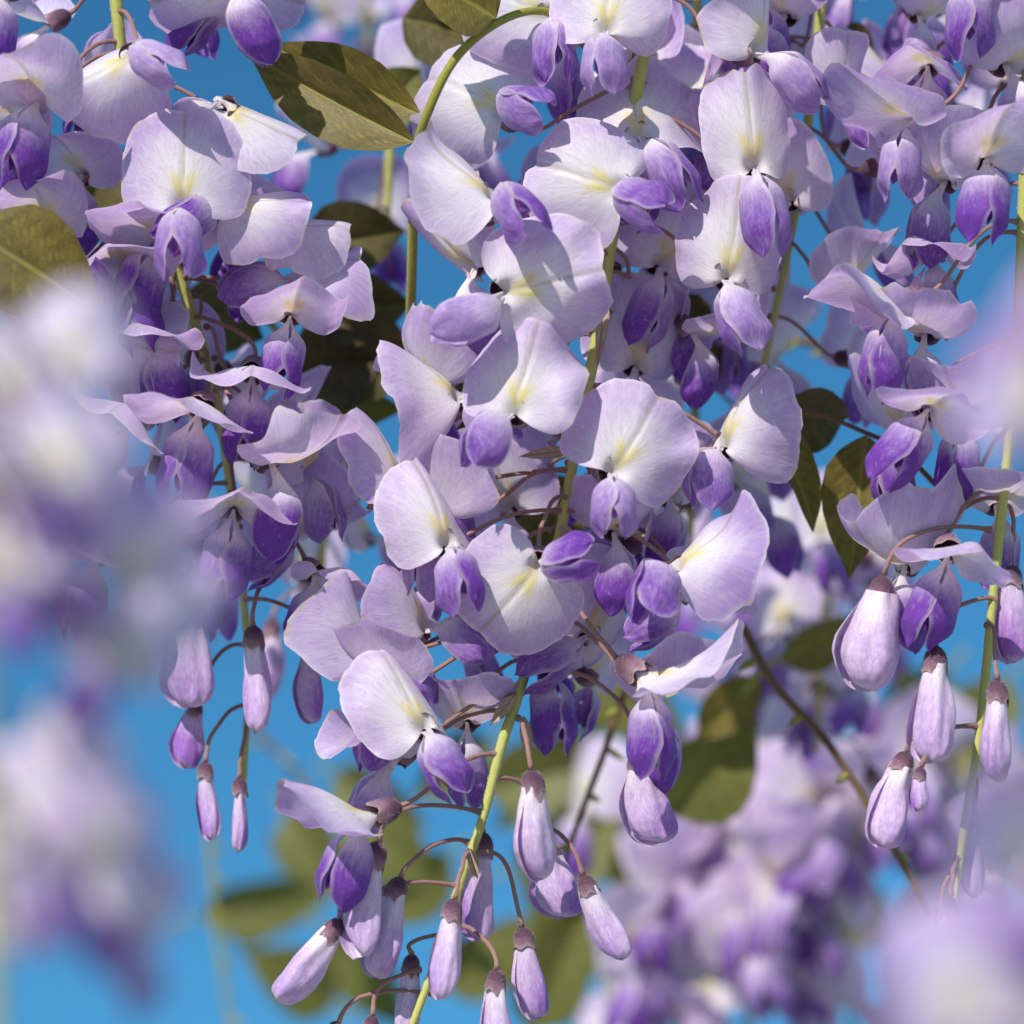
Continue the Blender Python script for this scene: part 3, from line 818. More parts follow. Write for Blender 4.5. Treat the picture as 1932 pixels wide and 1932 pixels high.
flower(A, 766, 905, -8, roll=-28, yaw=73, s=.95, bt=6, kd=20, ky=40, fold=20, lilac=.5, **g)
flower(A, 826, 975, -5, roll=-20, yaw=-58, s=.95, bt=10, kd=34, ks=0, ky=40, fold=14, lilac=.5, purple=.5, wl=15, **g)
flower(A, 708, 1225, -3, roll=-24, yaw=76, s=.86, bt=6, kd=24, fold=22, kap=.04, lilac=.45, **g)
flower(A, 806, 1180, -8, roll=-40, yaw=64, s=.82, bt=20, kd=30, fold=14, lilac=.55, **g)
flower(A, 742, 1300, -2, roll=-14, yaw=-66, s=.9, bt=48, kd=34, ky=30, fold=24, lilac=.5, purple=.8, **g)
flower(A, 740, 1440, -4, roll=0, yaw=-50, s=.85, bt=74, kd=8, ks=-30, fold=20, lilac=.5, purple=.5, **g)
flower(A, 880, 1370, -10, roll=0, yaw=-10, s=.88, bt=60, kd=4, ks=4, fold=20, lilac=.5, purple=1.0, **g)
flower(A, 1030, 1250, -12, roll=0, yaw=20, s=1.0, bt=60, kd=6, ks=4, fold=20, lilac=.5, purple=1.2, **g)
flower(A, 1160, 1010, -8, roll=0, yaw=20, s=.85, bt=60, kd=4, ks=0, ky=20, fold=20, lilac=.6, purple=.9, **g)
flower(A, 1110, 1195, -10, roll=40, yaw=20, s=.95, bt=-10, kd=10, ks=-20, fold=15, lilac=.45, purple=.9, blaze=1.3, **g)
flower(A, 1290, 1130, -8, roll=60, yaw=40, s=.8, bt=40, kd=10, fold=20, lilac=.45, **g)
flower(A, 1240, 1330, -2, roll=8, yaw=60, s=.95, bt=60, kd=0, ks=18, ky=-20, fold=30, purple=1.2, **g)
flower(A, 1218, 300, -14, roll=30, yaw=30, s=.95, bt=20, fold=20, lilac=.6, purple=1.1, **g)
flower(A, 1250, 500, -16, roll=20, yaw=20, s=.95, bt=10, kd=10, lilac=.6, fold=16, **g)
flower(A, 1200, 690, -16, roll=10, yaw=10, s=.95, bt=20, kd=10, lilac=.6, fold=16, **g)
flower(A, 960, 960, -20, roll=-10, yaw=-20, s=.95, bt=20, kd=10, lilac=.6, fold=16, **g)
flower(A, 1270, 940, -20, roll=20, yaw=30, s=.95, bt=30, kd=10, lilac=.6, fold=16, purple=1.1, **g)
auto_raceme(A, axA, 20, 5, 0.0, 0.62, 17, .92, lilac=.6, purple=.9, az=(95, 265))
for q in [(1142, 560, -7, 1128, 690, -2), (1076, 850, -8, 985, 860, -4), (972, 1310, -6, 925, 1370, -3), (988, 1350, -7, 1000, 1440, -6), (884, 1600, -3, 900, 1660, -1), (1056, 990, -8, 1100, 1040, -5)]:
    bract(A, *q)
# buds at its tip
g = dict(axis=axA)
bud(A, 1003, 1452, 6, 1018, 1662, turn=-20, width=1.15, lilac=.3, seam=1.2, pale=.7, attach=P3(978, 1355, -8), bend=-1.5)
bud(A, 716, 1588, 6, 652, 1790, turn=60, width=0.99, lilac=.35, seam=.3, attach=P3(906, 1532, -5), bend=2.5, nip=1.2)
bud(A, 756, 1655, 1, 700, 1840, turn=30, width=1.15, lilac=.42, attach=P3(884, 1590, -5))
bud(A, 645, 1735, 4, 530, 1888, turn=-40, width=1.15, lilac=.3, pale=.8, attach=P3(866, 1672, -4))
bud(A, 858, 1695, 7, 826, 1882, turn=10, width=1.05, lilac=.4, seam=.9, attach=P3(884, 1608, -4), bend=1.5)
bud(A, 937, 1828, 6, 928, 2010, turn=30, width=0.99, lilac=.35, attach=P3(868, 1745, -4))
bud(A, 985, 1748, -4, 1008, 1922, turn=80, width=0.99, lilac=.7, pale=.3, attach=P3(895, 1610, -5))
bud(A, 1100, 1650, 1, 1160, 1812, turn=70, width=1.05, lilac=.4, attach=P3(1010, 1560, -4))
bud(A, 912, 1570, -10, 888, 1770, turn=90, width=0.99, lilac=.8, pale=.3, **g)
bud(A, 778, 1800, -4, 762, 1960, turn=-30, width=0.99, lilac=.45, attach=P3(830, 1765, -3))
bud(A, 1200, 1420, -4, 1225, 1592, turn=60, width=1.46, lilac=.6, pale=.3, length=18, attach=P3(1010, 1262, -8))
bud(A, 1040, 1590, -10, 1050, 1730, turn=60, width=1.58, lilac=.7, pale=.3, length=16, **g)
bud(A, 704, 1915, 2, 670, 2060, turn=20, width=0.94, attach=P3(792, 1830, -3))
bud(A, 640, 1928, 0, 560, 2050, turn=20, width=0.94, attach=P3(830, 1878, -3))

# ------------------------------------------------------------------ the left raceme
L = thing("wisteria_raceme", "raceme hung with awning-like lilac flowers left of the central one, small buds below", "wisteria raceme", P3(215, -60, -14), "racemes in focus")
axL = rachis(L, [P3(212, -80, -12), P3(225, 60, -12), P3(245, 240, -14), P3(300, 420, -16), P3(352, 560, -18), P3(400, 720, -20), P3(428, 870, -22), P3(450, 1040, -24), P3(462, 1160, -26), P3(470, 1260, -28),
                 P3(462, 1420, -28), P3(455, 1520, -28)], 1.1, 0.6)
g = dict(axis=axL)
flower(L, 345, 384, 6, roll=0, yaw=0, s=1.0, bt=-4, kd=30, ky=-8, fold=4, lilac=.55, wl=15, purple=.8, pointed=.4, wave=.3, vary=.25, **g)
flower(L, 300, 455, -6, roll=6, yaw=-8, s=.98, bt=52, kd=6, ks=-14, lilac=.45, purple=1.22, **g, ww=1.28, **gull)
flower(L, 246, 104, 4, roll=-118, yaw=24, s=.92, bt=4, kd=20, ks=-64, ky=30, wx=1.1, fold=(24, 30), kap=.03, lilac=.42, blaze=1.0, purple=.35, wave=.9, **g)
flower(L, 446, -36, 2, roll=-104, yaw=-20, s=.95, bt=6, kd=10, ks=-84, fold=14, lilac=.45, purple=1.0, **g)
flower(L, 420, -30, -5, roll=104, yaw=22, s=.9, bt=0, kd=10, ks=70, fold=14, lilac=.4, purple=1.0, **g)
flower(L, 416, 196, 0, roll=114, yaw=-34, s=.95, bt=8, kd=-60, ks=40, fold=(30, 14), wx=.9, lilac=.3, blaze=1.2, wave=.6, **g)
flower(L, 428, 392, 0, roll=78, yaw=-52, s=.9, wx=.85, bt=0, kd=8, ks=36, fold=(6, 30), kap=(.02, .05), rim=(0, 30), lilac=.5, purple=1.1, **g)
flower(L, 526, 420, -8, roll=95, yaw=-56, s=.78, bt=4, kd=8, ks=36, fold=14, lilac=.22, purple=.8, **g)
flower(L, 240, 500, -8, roll=-10, yaw=-10, s=1.0, bt=56, kd=14, ks=5, lilac=.5, purple=1.22, **g, ww=1.28, **gull)
flower(L, 548, 598, -4, roll=8, yaw=12, s=.86, bt=44, kd=8, ks=-4, lilac=.4, purple=0.97, **g, ww=1.28, **gull)
flower(L, 552, 530, -10, roll=74, yaw=-60, s=.8, bt=10, kd=8, fold=14, lilac=.5, **g)
flower(L, 476, 712, -6, roll=6, yaw=4, s=.95, bt=64, kd=2, lilac=.5, purple=1.12, **g, ww=1.28, **gull)
flower(L, 372, 780, 0, roll=6, yaw=-4, s=1.04, bt=62, kd=6, ks=-4, lilac=.45, purple=1.07, **g, ww=1.28, **gull)
flower(L, 248, 800, -2, roll=24, yaw=-10, s=.92, bt=52, kd=4, ks=-20, lilac=.4, purple=1.07, **g, ww=1.28, **gull)
flower(L, 440, 968, -2, roll=6, yaw=8, s=1.0, bt=60, kd=6, ks=-4, lilac=.45, purple=1.07, **g, ww=1.28, **gull)
flower(L, 518, 884, 0, roll=4, yaw=64, s=1.0, bt=82, kd=4, fold=(16, 16), kap=.03, lilac=.35, purple=1.2, **g)
flower(L, 590, 892, -14, roll=-8, yaw=34, s=.8, bt=6, kd=10, fold=18, lilac=.5, **g)
flower(L, 560, 1000, -16, roll=50, yaw=40, s=.82, bt=30, kd=10, fold=18, lilac=.65, purple=.9, **g)
flower(L, 300, 640, -8, roll=-5, yaw=-20, s=.95, bt=60, kd=6, ks=4, lilac=.5, purple=1.32, **g, ww=1.28, **gull)
flower(L, 66, 186, 3, roll=8, yaw=-14, s=1.02, bt=44, kd=8, lilac=.42, purple=0.97, **g, ww=1.28, **gull)
flower(L, 20, 230, -6, roll=8, yaw=-30, s=.95, bt=44, kd=8, lilac=.42, purple=0.97, **g, ww=1.28, **gull)
flower(L, 10, -20, 2, roll=8, yaw=-20, s=.9, bt=38, kd=8, lilac=.42, purple=1.12, **g, ww=1.28, **gull)
flower(L, 92, 420, -8, roll=0, yaw=-10, s=.95, bt=38, kd=8, lilac=.4, purple=0.92, **g, ww=1.28, **gull)
flower(L, 170, 640, -6, roll=96, yaw=10, s=.98, bt=24, kd=10, ks=-90, fold=20, lilac=.5, **g)
flower(L, 150, 330, -16, roll=0, yaw=-20, s=.95, bt=38, kd=8, lilac=.5, purple=1.12, **g, ww=1.28, **gull)
flower(L, 95, 590, -14, roll=-40, yaw=-20, s=.95, bt=30, kd=8, lilac=.5, purple=.9, **g)
flower(L, 180, 1050, -12, roll=10, yaw=-20, s=.95, bt=50, kd=8, lilac=.5, purple=1.02, **g, ww=1.28, **gull)
flower(L, 600, 1090, -12, roll=30, yaw=40, s=.8, bt=38, kd=8, ks=10, lilac=.5, purple=1.22, **g, ww=1.28, **gull)
auto_raceme(L, axL, 18, 9, 0.02, 0.68, 15, .8, lilac=.6, purple=1.0, az=(100, 260))
bud(L, 360, 1130, -16, 345, 1332, turn=60, width=1.25, lilac=.45, axis=axL)
bud(L, 478, 1180, -12, 480, 1378, turn=20, width=1.0, lilac=.45, attach=P3(500, 1090, -22))
bud(L, 592, 1205, -18, 574, 1362, turn=80, width=.95, lilac=1.0, pale=.1, attach=P3(462, 1130, -24))
bud(L, 372, 1325, -22, 340, 1445, turn=80, width=1.2, lilac=1.0, pale=.1, length=17, axis=axL)
bud(L, 388, 1436, -20, 388, 1582, turn=40, width=.9, lilac=.6, pale=.3, attach=P3(465, 1330, -28))
bud(L, 452, 1466, -22, 450, 1605, turn=0, width=.85, lilac=.7, pale=.3, attach=P3(466, 1360, -28))

# ------------------------------------------------------------------ the right raceme
R = thing("wisteria_raceme", "raceme at the right edge with profile flowers and fat pale buds on a green stalk", "wisteria raceme", P3(1938, -60, -10), "racemes in focus")
axR = rachis(R, [P3(1945, -80, -8), P3(1938, 150, -8), P3(1930, 400, -8), P3(1920, 600, -7), P3(1904, 820, -6), P3(1886, 1000, -5), P3(1870, 1160, -4), P3(1848, 1380, -3), P3(1826, 1520, -2), P3(1802, 1680, -1), P3(1795, 1720, 0)], 1.05, 0.62)
g = dict(axis=axR)
flower(R, 1712, 228, 0, roll=2, yaw=-66, s=.95, bt=56, kd=6, ks=4, ky=48, fold=(-18, -18), kap=-.02, rim=16, c1=1.6, lilac=.5, purple=.6, wl=14, attach=P3(1930, 40, -8))
flower(R, 1692, 578, 2, roll=4, yaw=-64, s=1.02, bt=56, kd=10, ks=0, ky=40, fold=(-20, -20), kap=-.03, rim=20, c1=1.4, lilac=.5, purple=.9, wl=16, attach=P3(1925, 420, -8))
flower(R, 1742, 640, -4, roll=6, yaw=-40, s=.95, bt=80, kd=0, ks=14, fold=20, lilac=.5, purple=.8, attach=P3(1925, 440, -8))
flower(R, 1750, 775, 3, roll=26, yaw=8, s=.98, bt=56, kd=16, ks=-12, lilac=.48, purple=1.02, axis=axR, ww=1.28, **gull)
flower(R, 1792, 1050, 4, roll=14, yaw=10, s=1.0, bt=60, kd=8, ks=-8, ky=-20, lilac=.45, purple=1.02, wl=16, ww=1.2, axis=axR, **gull)
flower(R, 1700, 1075, -4, roll=0, yaw=-50, s=.95, bt=64, kd=6, ks=10, ky=20, fold=(26, 26), lilac=.55, purple=.8, axis=axR)
flower(R, 1862, 300, 3, roll=-2, yaw=12, s=.98, bt=38, kd=14, ks=-14, lilac=.4, purple=0.97, axis=axR, ww=1.28, **gull)
flower(R, 1775, 350, -8, roll=4, yaw=-50, s=.92, bt=66, kd=2, ks=-6, fold=24, lilac=.55, purple=.8, attach=P3(1935, 150, -8))
flower(R, 1830, -50, 2, roll=0, yaw=-10, s=.95, bt=38, kd=10, lilac=.4, purple=0.92, axis=axR, ww=1.28, **gull)
flower(R, 1748, 130, -18, roll=0, yaw=-20, s=.95, bt=64, kd=4, lilac=.6, purple=1.02, attach=P3(1935, 0, -8), ww=1.28, **gull)
flower(R, 1760, 480, -12, roll=-4, yaw=-30, s=.95, bt=56, kd=2, lilac=.55, purple=1.22, axis=axR, ww=1.28, **gull)
flower(R, 1815, 780, -8, roll=-4, yaw=-20, s=.98, bt=70, kd=2, ks=-8, lilac=.55, purple=1.2, axis=axR)
flower(R, 1905, 130, -6, roll=-4, yaw=30, s=.98, bt=70, kd=2, ks=8, lilac=.55, purple=.9, axis=axR)
flower(R, 1885, 960, -10, roll=0, yaw=30, s=.9, bt=60, kd=2, ks=-6, lilac=.5, purple=.9, axis=axR)
flower(R, 1700, 810, -14, roll=0, yaw=-40, s=.9, bt=40, kd=6, ks=-6, lilac=.55, purple=1.0, axis=axR)
bud(R, 1668, 1085, 3, 1632, 1302, turn=-10, width=1.70, lilac=.3, pale=.5, seam=2.2, bend=-1.0, attach=P3(1868, 1000, -5))
bud(R, 1766, 1218, 5, 1750, 1436, turn=20, width=1.17, lilac=.3, pale=.7, attach=P3(1878, 1130, -4))
bud(R, 1882, 1282, 6, 1880, 1474, turn=-20, width=1.05, lilac=.45, pale=.5, seam=.1, bend=-1.0, attach=P3(1862, 1180, -4))
bud(R, 1712, 1418, 3, 1650, 1592, turn=40, width=1.31, lilac=.35, pale=.6, attach=P3(1842, 1370, -3))
bud(R, 1738, 1446, 8, 1726, 1528, turn=20, width=1.05, lilac=.6, pale=.2, length=13, attach=P3(1842, 1370, -3))
bud(R, 1908, 1065, -6, 1900, 1250, turn=60, width=1.11, lilac=.6, pale=.3, axis=axR)
bud(R, 1838, 1532, -5, 1826, 1690, turn=60, width=0.88, lilac=.8, pale=.2, axis=axR)
bud(R, 1795, 1690, 3, 1770, 1850, turn=20, width=1.05, lilac=.3, attach=P3(1806, 1620, -1))
bud(R, 1775, 1715, 0, 1740, 1860, turn=20, width=0.94, lilac=.3, attach=P3(1802, 1640, -1))

# ------------------------------------------------------------------ racemes a little behind
def back_raceme(label, pts, n, seed, s=.95, buds=0.2, lilac=.55, purple=.85, reach=16, az=(0, 360), group="blurred racemes behind", lod=2):
    o = thing("wisteria_raceme", label, "wisteria raceme", pts[0], group)
    ax = rachis(o, pts, 1.1, 0.6)
    auto_raceme(o, ax, n, seed, 0.03, 0.98, reach, s, buds, lod, az, lilac, purple)
    return o, ax
T, axT = back_raceme("shaded raceme at the upper right between the central and right-hand ones", [P3(1560, -150, -30), P3(1540, 100, -32), P3(1500, 400, -34), P3(1440, 700, -36)], 20, 21, .92, 0.0, reach=17)
back_raceme("raceme cut by the top edge right of the curved leaf stalk", [P3(1330, -300, -45), P3(1320, -60, -45), P3(1300, 200, -46)], 10, 31, .95, 0.0)
B1 = thing("wisteria_raceme", "blurred raceme at lower right showing one bright white-centred bloom", "wisteria raceme", P3(1450, 1450, -262), "blurred racemes behind")
ax1 = rachis(B1, [P3(1470, 1430, -262), P3(1440, 1600, -262), P3(1420, 1800, -262), P3(1400, 2100, -262)], 1.1, .7)
flower(B1, 1390, 1690, -250, roll=-4, s=1.4, bt=-6, kd=20, fold=12, lilac=.5, blaze=1.7, axis=ax1)
auto_raceme(B1, ax1, 13, 44, 0.02, 0.98, 16, 1.38, az=(-75, 75), lilac=.4)
back_raceme("blurred raceme low behind the right stalk's last buds", [P3(1640, 1330, -275), P3(1620, 1600, -275), P3(1600, 2100, -275)], 15, 52, 1.38, 0.0, az=(-75, 75), lilac=.4)
back_raceme("blurred raceme at the bottom edge just right of the central buds", [P3(1225, 1450, -268), P3(1215, 1700, -268), P3(1230, 2100, -268)], 12, 63, 1.38, 0.0, az=(-75, 75), lilac=.4)
back_raceme("soft raceme seen through the gap right of centre", [P3(1500, 980, -275), P3(1480, 1250, -275), P3(1460, 1500, -275)], 12, 71, 1.38, 0.1)
back_raceme("strongly blurred purple raceme at the top behind the bronze leaves", [P3(690, -250, -250), P3(690, 0, -250), P3(700, 120, -250)], 8, 82, 1.0, 0.0, purple=1.0)
back_raceme("soft raceme behind the bronze leaves left of centre", [P3(740, 130, -80), P3(735, 300, -80), P3(730, 420, -80)], 6, 93, .95, 0.1, purple=1.0)

back_raceme("blurred raceme in the lower right behind the tip of the right-hand stalk", [P3(1830, 1420, -290), P3(1815, 1650, -290), P3(1800, 2050, -290)], 13, 141, 1.38, 0.0, az=(-75, 75), lilac=.4)
back_raceme("soft lilac raceme behind the central raceme's right-hand flowers", [P3(1320, 560, -75), P3(1310, 800, -75), P3(1300, 1050, -75)], 14, 104, .95, 0.0)
back_raceme("soft raceme behind the drooping brown leaf in the right-hand gap", [P3(1570, 960, -150), P3(1560, 1150, -150), P3(1540, 1420, -150)], 12, 111, 1.1, 0.1)
back_raceme("soft shaded raceme between the left and central racemes", [P3(620, 820, -90), P3(610, 1000, -90), P3(600, 1180, -90)], 7, 121, .95, 0.3)
back_raceme("soft raceme behind the top of the right-hand raceme", [P3(1800, -200, -60), P3(1790, 60, -60), P3(1780, 330, -60)], 12, 131, .95, 0.0)

# ------------------------------------------------------------------ racemes in front of the focus
F1 = thing("wisteria_raceme", "large out-of-focus pinkish lilac raceme filling the lower left foreground", "wisteria raceme", P3(-80, 300, 225), "blurred racemes in front")
axF = rachis(F1, [P3(-90, 250, 265), P3(-70, 700, 265), P3(-60, 1200, 265), P3(-40, 1700, 265), P3(-20, 2100, 265)], 1.1, .8)
def fg(par, axis, x, y, z, **k):
    k.setdefault('lod', 2)
    return flower(par, x, y, z, axis=axis, **k)
for x, y, z, k in [
        (110, 890, 240, dict(roll=5, yaw=6, s=0.60, lilac=0.28, blaze=1.0, bt=-24, purple=.8)), (120, 690, 230, dict(roll=20, yaw=12, s=0.50, lilac=0.38, bt=-10, kd=10, purple=.5)),
        (240, 1090, 232, dict(roll=50, yaw=24, s=0.58, lilac=0.68, bt=-18, kd=10, ks=30, purple=.7)), (20, 1080, 240, dict(roll=-10, yaw=6, s=0.56, lilac=0.28, blaze=1.0, bt=-24, purple=.9)),
        (230, 1260, 236, dict(roll=14, yaw=14, s=0.50, lilac=0.28, bt=-22, kd=20, ks=-40, purple=1.2)), (70, 1590, 240, dict(roll=8, yaw=12, s=0.60, lilac=0.28, bt=-24, kd=14, ks=30, purple=.7)),
        (185, 1640, 238, dict(roll=24, yaw=40, s=0.56, lilac=0.48, bt=-6, kd=10, ks=34, wl=17, purple=.9)), (-40, 1760, 236, dict(roll=0, yaw=0, s=0.54, lilac=0.38, bt=-18, kd=10, purple=.8)),
        (30, 760, 220, dict(roll=-12, yaw=-6, s=0.54, lilac=0.10, purple=.5)), (130, 1050, 224, dict(roll=10, yaw=10, s=0.54, lilac=0.33, bt=-20, purple=.9)), (300, 1150, 220, dict(roll=64, yaw=10, s=0.45, lilac=0.58, bt=-20, ks=60, purple=.6)),
        (250, 1760, 232, dict(roll=30, yaw=30, s=0.48, lilac=0.58, bt=-14, kd=10, ks=40, purple=.8)), (120, 1480, 236, dict(roll=0, yaw=0, s=0.45, lilac=0.10, bt=-18, kd=10, purple=.5)),
        (-60, 900, 232, dict(roll=-30, yaw=-10, s=0.54, lilac=0.38, bt=-22))]:
    fg(F1, axF, x, y, z, **k)
F2 = thing("wisteria_raceme", "hazy lilac raceme out of focus at the right edge, upper half", "wisteria raceme", P3(2020, 300, 225), "blurred racemes in front")
axF2 = rachis(F2, [P3(2030, 250, 265), P3(2020, 600, 265), P3(2010, 900, 265)], 1.1, .8)
fg(F2, axF2, 1965, 800, 262, roll=-10, yaw=150, s=0.56, lilac=1.0, purple=.9, bt=10)
fg(F2, axF2, 2030, 690, 262, roll=0, yaw=140, s=0.62, lilac=1.0, bt=20)
F3 = thing("wisteria_raceme", "pale out-of-focus raceme in the lower right corner", "wisteria raceme", P3(2020, 1350, 225), "blurred racemes in front")
axF3 = rachis(F3, [P3(2030, 1300, 265), P3(2010, 1700, 265), P3(1990, 2100, 265)], 1.1, .8)
fg(F3, axF3, 1830, 1930, 262, roll=-20, yaw=-10, s=0.61, lilac=.8, blaze=.8)
fg(F3, axF3, 1950, 1640, 262, roll=-10, yaw=-30, s=0.55, lilac=.8, bt=40)
fg(F3, axF3, 1960, 1960, 262, roll=0, yaw=-30, s=0.58, lilac=.8, bt=20)

# ------------------------------------------------------------------ leaves
compound("bronze-olive leaf with two long leaflets joined to a curved yellow-green stalk at top", [P3(770, 760, -40), P3(776, 560, -22), P3(780, 400, -12), P3(786, 290, -4), P3(806, 215, 0), P3(856, 115, 2), P3(930, 48, 0), P3(1010, 20, -6), P3(1090, 40, -12)],
         [dict(b=(782, 268), t=(430, 92), zb=-3, zt=-14, W=12.5, turn=-20, fold=30, droop=.12),
          dict(b=(792, 214), t=(480, 70), zb=-8, zt=-22, W=11, turn=-6, fold=30, droop=.12),
          dict(b=(938, 34), t=(780, -60), zb=1, zt=6, W=17, turn=20, fold=24, droop=.1)], r=.95)
compound("olive leaf with fine pale veins entering from the left edge", [P3(-140, 430, 14), P3(-90, 425, 13), P3(-50, 430, 12)], [dict(b=(-60, 430), t=(200, 590), zb=12, zt=14, W=19, turn=-10, fold=14, droop=.15, mat='leaf')], r=.7)
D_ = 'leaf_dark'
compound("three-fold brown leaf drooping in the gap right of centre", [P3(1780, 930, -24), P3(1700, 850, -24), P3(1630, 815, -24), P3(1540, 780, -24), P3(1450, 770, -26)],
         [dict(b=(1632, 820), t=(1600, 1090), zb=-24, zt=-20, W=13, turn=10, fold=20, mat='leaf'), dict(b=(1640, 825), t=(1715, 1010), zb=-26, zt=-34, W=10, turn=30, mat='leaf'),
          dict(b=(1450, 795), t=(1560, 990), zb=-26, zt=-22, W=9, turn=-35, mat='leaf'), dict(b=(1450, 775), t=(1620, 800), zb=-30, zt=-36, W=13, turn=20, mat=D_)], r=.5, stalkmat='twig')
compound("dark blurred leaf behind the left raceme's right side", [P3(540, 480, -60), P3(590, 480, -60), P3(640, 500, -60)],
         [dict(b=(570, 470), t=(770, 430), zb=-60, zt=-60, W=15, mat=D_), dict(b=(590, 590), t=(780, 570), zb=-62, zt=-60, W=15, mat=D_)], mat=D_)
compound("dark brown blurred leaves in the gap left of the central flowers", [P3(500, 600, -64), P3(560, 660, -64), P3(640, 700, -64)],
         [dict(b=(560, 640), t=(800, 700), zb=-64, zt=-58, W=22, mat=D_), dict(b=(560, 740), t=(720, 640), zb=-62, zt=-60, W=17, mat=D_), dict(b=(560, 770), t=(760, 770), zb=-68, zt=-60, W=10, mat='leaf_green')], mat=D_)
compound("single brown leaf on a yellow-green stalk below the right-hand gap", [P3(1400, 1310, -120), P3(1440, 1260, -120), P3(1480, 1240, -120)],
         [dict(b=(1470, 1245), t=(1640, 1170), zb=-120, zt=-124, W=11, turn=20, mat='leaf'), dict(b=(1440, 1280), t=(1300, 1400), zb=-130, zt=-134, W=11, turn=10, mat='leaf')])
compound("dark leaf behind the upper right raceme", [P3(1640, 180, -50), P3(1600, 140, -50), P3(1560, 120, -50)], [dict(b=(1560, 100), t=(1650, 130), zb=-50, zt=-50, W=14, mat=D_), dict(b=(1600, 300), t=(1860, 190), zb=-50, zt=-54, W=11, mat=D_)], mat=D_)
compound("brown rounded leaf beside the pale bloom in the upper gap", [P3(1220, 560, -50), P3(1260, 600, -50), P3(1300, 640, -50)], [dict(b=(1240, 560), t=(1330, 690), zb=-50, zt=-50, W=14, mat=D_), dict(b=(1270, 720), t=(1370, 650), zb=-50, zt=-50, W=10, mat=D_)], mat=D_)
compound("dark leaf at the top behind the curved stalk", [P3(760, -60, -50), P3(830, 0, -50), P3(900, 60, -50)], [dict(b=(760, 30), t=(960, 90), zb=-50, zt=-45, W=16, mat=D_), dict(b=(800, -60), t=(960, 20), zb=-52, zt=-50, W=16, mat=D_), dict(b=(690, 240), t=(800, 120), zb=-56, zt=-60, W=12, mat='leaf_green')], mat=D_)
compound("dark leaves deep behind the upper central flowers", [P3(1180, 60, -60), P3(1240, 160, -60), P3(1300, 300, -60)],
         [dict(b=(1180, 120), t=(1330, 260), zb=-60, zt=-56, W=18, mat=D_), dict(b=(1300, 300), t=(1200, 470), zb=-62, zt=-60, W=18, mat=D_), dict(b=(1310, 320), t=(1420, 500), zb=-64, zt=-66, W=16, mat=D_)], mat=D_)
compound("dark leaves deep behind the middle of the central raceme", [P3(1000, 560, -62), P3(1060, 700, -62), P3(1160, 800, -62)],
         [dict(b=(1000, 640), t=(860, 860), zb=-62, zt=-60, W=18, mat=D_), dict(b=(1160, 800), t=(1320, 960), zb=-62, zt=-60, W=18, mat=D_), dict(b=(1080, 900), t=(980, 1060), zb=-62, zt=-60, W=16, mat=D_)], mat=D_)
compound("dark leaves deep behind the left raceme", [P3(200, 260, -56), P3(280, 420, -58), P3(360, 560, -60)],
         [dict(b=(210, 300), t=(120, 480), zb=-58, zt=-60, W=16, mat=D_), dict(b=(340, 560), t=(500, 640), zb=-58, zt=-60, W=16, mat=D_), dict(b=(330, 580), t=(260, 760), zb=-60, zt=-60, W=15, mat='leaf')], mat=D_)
Gg = 'leaf_green'
rng = np.random.default_rng(77)
spots = [((430, 1720), (640, 1680), -460), ((640, 1790), (760, 1930), -440), ((690, 1560), (800, 1660), -300), ((960, 1480), (1130, 1440), -300), ((1130, 1560), (1030, 1700), -300), ((1020, 1900), (1100, 1720), -300),
         ((1450, 1300), (1560, 1480), -300), ((1660, 1500), (1860, 1560), -300), ((1700, 1400), (1900, 1420), -300), ((1740, 1620), (1900, 1640), -300), ((1290, 1500), (1420, 1380), -145), ((1120, 1300), (1300, 1400), -300)]
spots += [((1480, 1260), (1640, 1330), -330), ((1760, 1300), (1640, 1440), -330), ((1500, 1440), (1640, 1560), -320), ((1900, 1500), (1780, 1680), -330), ((1080, 1420), (960, 1560), -330), ((1180, 1640), (1280, 1480), -330),
          ((1120, 1800), (1000, 1660), -330), ((940, 1780), (1060, 1860), -330), ((1330, 1560), (1230, 1420), -330), ((1880, 1320), (1780, 1480), -330), ((1560, 1700), (1700, 1780), -340), ((1480, 1860), (1340, 1760), -340)]
spots += [((660, 1480), (780, 1560), -360), ((820, 1640), (700, 1740), -360), ((860, 1840), (980, 1760), -360), ((600, 1880), (480, 1800), -380), ((1010, 1620), (1150, 1560), -350), ((1100, 1480), (1220, 1560), -350), ((560, 1560), (640, 1680), -400), ((900, 1420), (800, 1500), -360)]
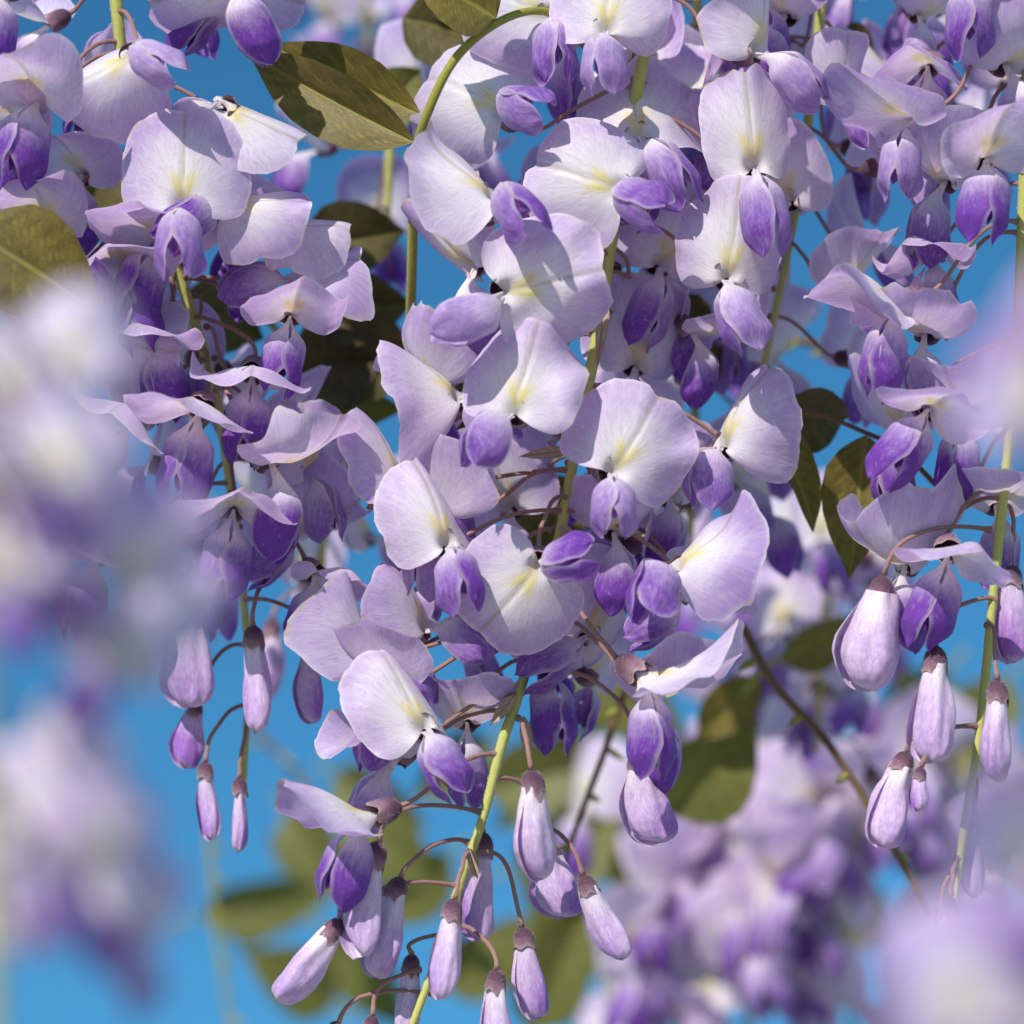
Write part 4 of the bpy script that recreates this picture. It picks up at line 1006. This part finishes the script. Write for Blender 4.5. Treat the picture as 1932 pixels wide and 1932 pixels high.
names = ["blurred green leaf afloat in the blue at lower left", "blurred green leaf at the bottom edge left of the central stalk", "faint green leaf behind the central raceme's lower left buds", "blurred olive leaf behind the long central bud",
         "blurred olive leaf below the long central bud", "blurred green leaf at the bottom behind the dark-capped buds", "blurred olive leaf in the lower right behind the diagonal twig", "blurred olive leaf behind the right stalk's lower buds",
         "blurred olive leaf behind the fat right-hand bud", "blurred green leaf behind the tip of the right stalk", "brown blurred leaf left of the diagonal twig", "blurred brown leaf beside the central raceme's right-hand flowers",
         "faint olive leaf just right of the diagonal twig's top", "faint olive leaf between the diagonal twig and the right stalk", "faint olive leaf under the diagonal twig's middle", "faint olive leaf right of the right stalk's tip",
         "faint olive leaf left of the long central bud", "faint olive leaf right of the pale brown twig", "faint olive leaf among the lowest central buds on their right side", "faint olive leaf at the very bottom behind the dark-capped bud",
         "faint olive leaf above the blurred white-centred bloom", "faint olive leaf beyond the fat pale buds at the right edge", "faint olive leaf to the right of the blurred white-centred bloom", "faint olive leaf under the blurred white-centred bloom",
         "faint olive leaf behind the leftmost profile flower of the central raceme", "faint olive leaf behind the leftmost hanging central buds", "faint olive leaf right of the central stalk's lower end", "faint olive leaf at the bottom edge left of all central buds",
         "faint olive leaf behind the short bud right of the central stalk", "faint olive leaf under the central raceme's right-hand profile flower", "faint olive leaf in the blue left of the central raceme's lowest flower", "faint olive leaf behind the central stalk above its first bud"]
for (b, t, z), nm in zip(spots, names):
    b, t = np.array(b, float), np.array(t, float)
    d = (t - b); nd = np.array([-d[1], d[0]]) * .35
    bb = b - d * .25
    compound(nm, [P3(*(bb - d * .3), z), P3(*bb, z), P3(*(b + d * .5), z)], [dict(b=bb, t=t + d * .1, zb=z, zt=z + 12, W=21, turn=rng.uniform(-25, 25), mat=Gg), dict(b=b, t=b + nd + d * .4, zb=z - 3, zt=z - 18, W=15, turn=rng.uniform(-25, 25), mat=rng.choice([Gg, 'leaf']))], mat=Gg, group="blurred leaves behind")

# ------------------------------------------------------------------ twigs
twig("brown twig slanting down behind the right-hand buds", [P3(1400, 1180, -60), P3(1460, 1290, -60), P3(1560, 1400, -60), P3(1650, 1540, -58), P3(1740, 1700, -56), P3(1800, 1850, -56)], .9, .6)
twig("pale brown twig rising behind the central raceme's right-hand buds", [P3(1180, 1300, -80), P3(1140, 1420, -80), P3(1080, 1580, -80), P3(1040, 1720, -80)], .8, .5)
twig("faint dark twig crossing the blue at upper right", [P3(1420, 620, -120), P3(1560, 655, -120), P3(1700, 680, -120)], 1.0, .8)
twig("faint twig crossing the blue between left and central racemes", [P3(560, 800, -150), P3(680, 900, -150), P3(790, 980, -150)], 1.0, .8)
twig("very faint green twig standing in the blue at lower left", [P3(395, 1560, -320), P3(405, 1720, -320), P3(440, 1960, -320)], .9, .7, 'leafstalk')
twig("very faint twig slanting through the blue beneath the left buds", [P3(480, 1380, -300), P3(560, 1460, -300), P3(640, 1600, -300)], .9, .7)
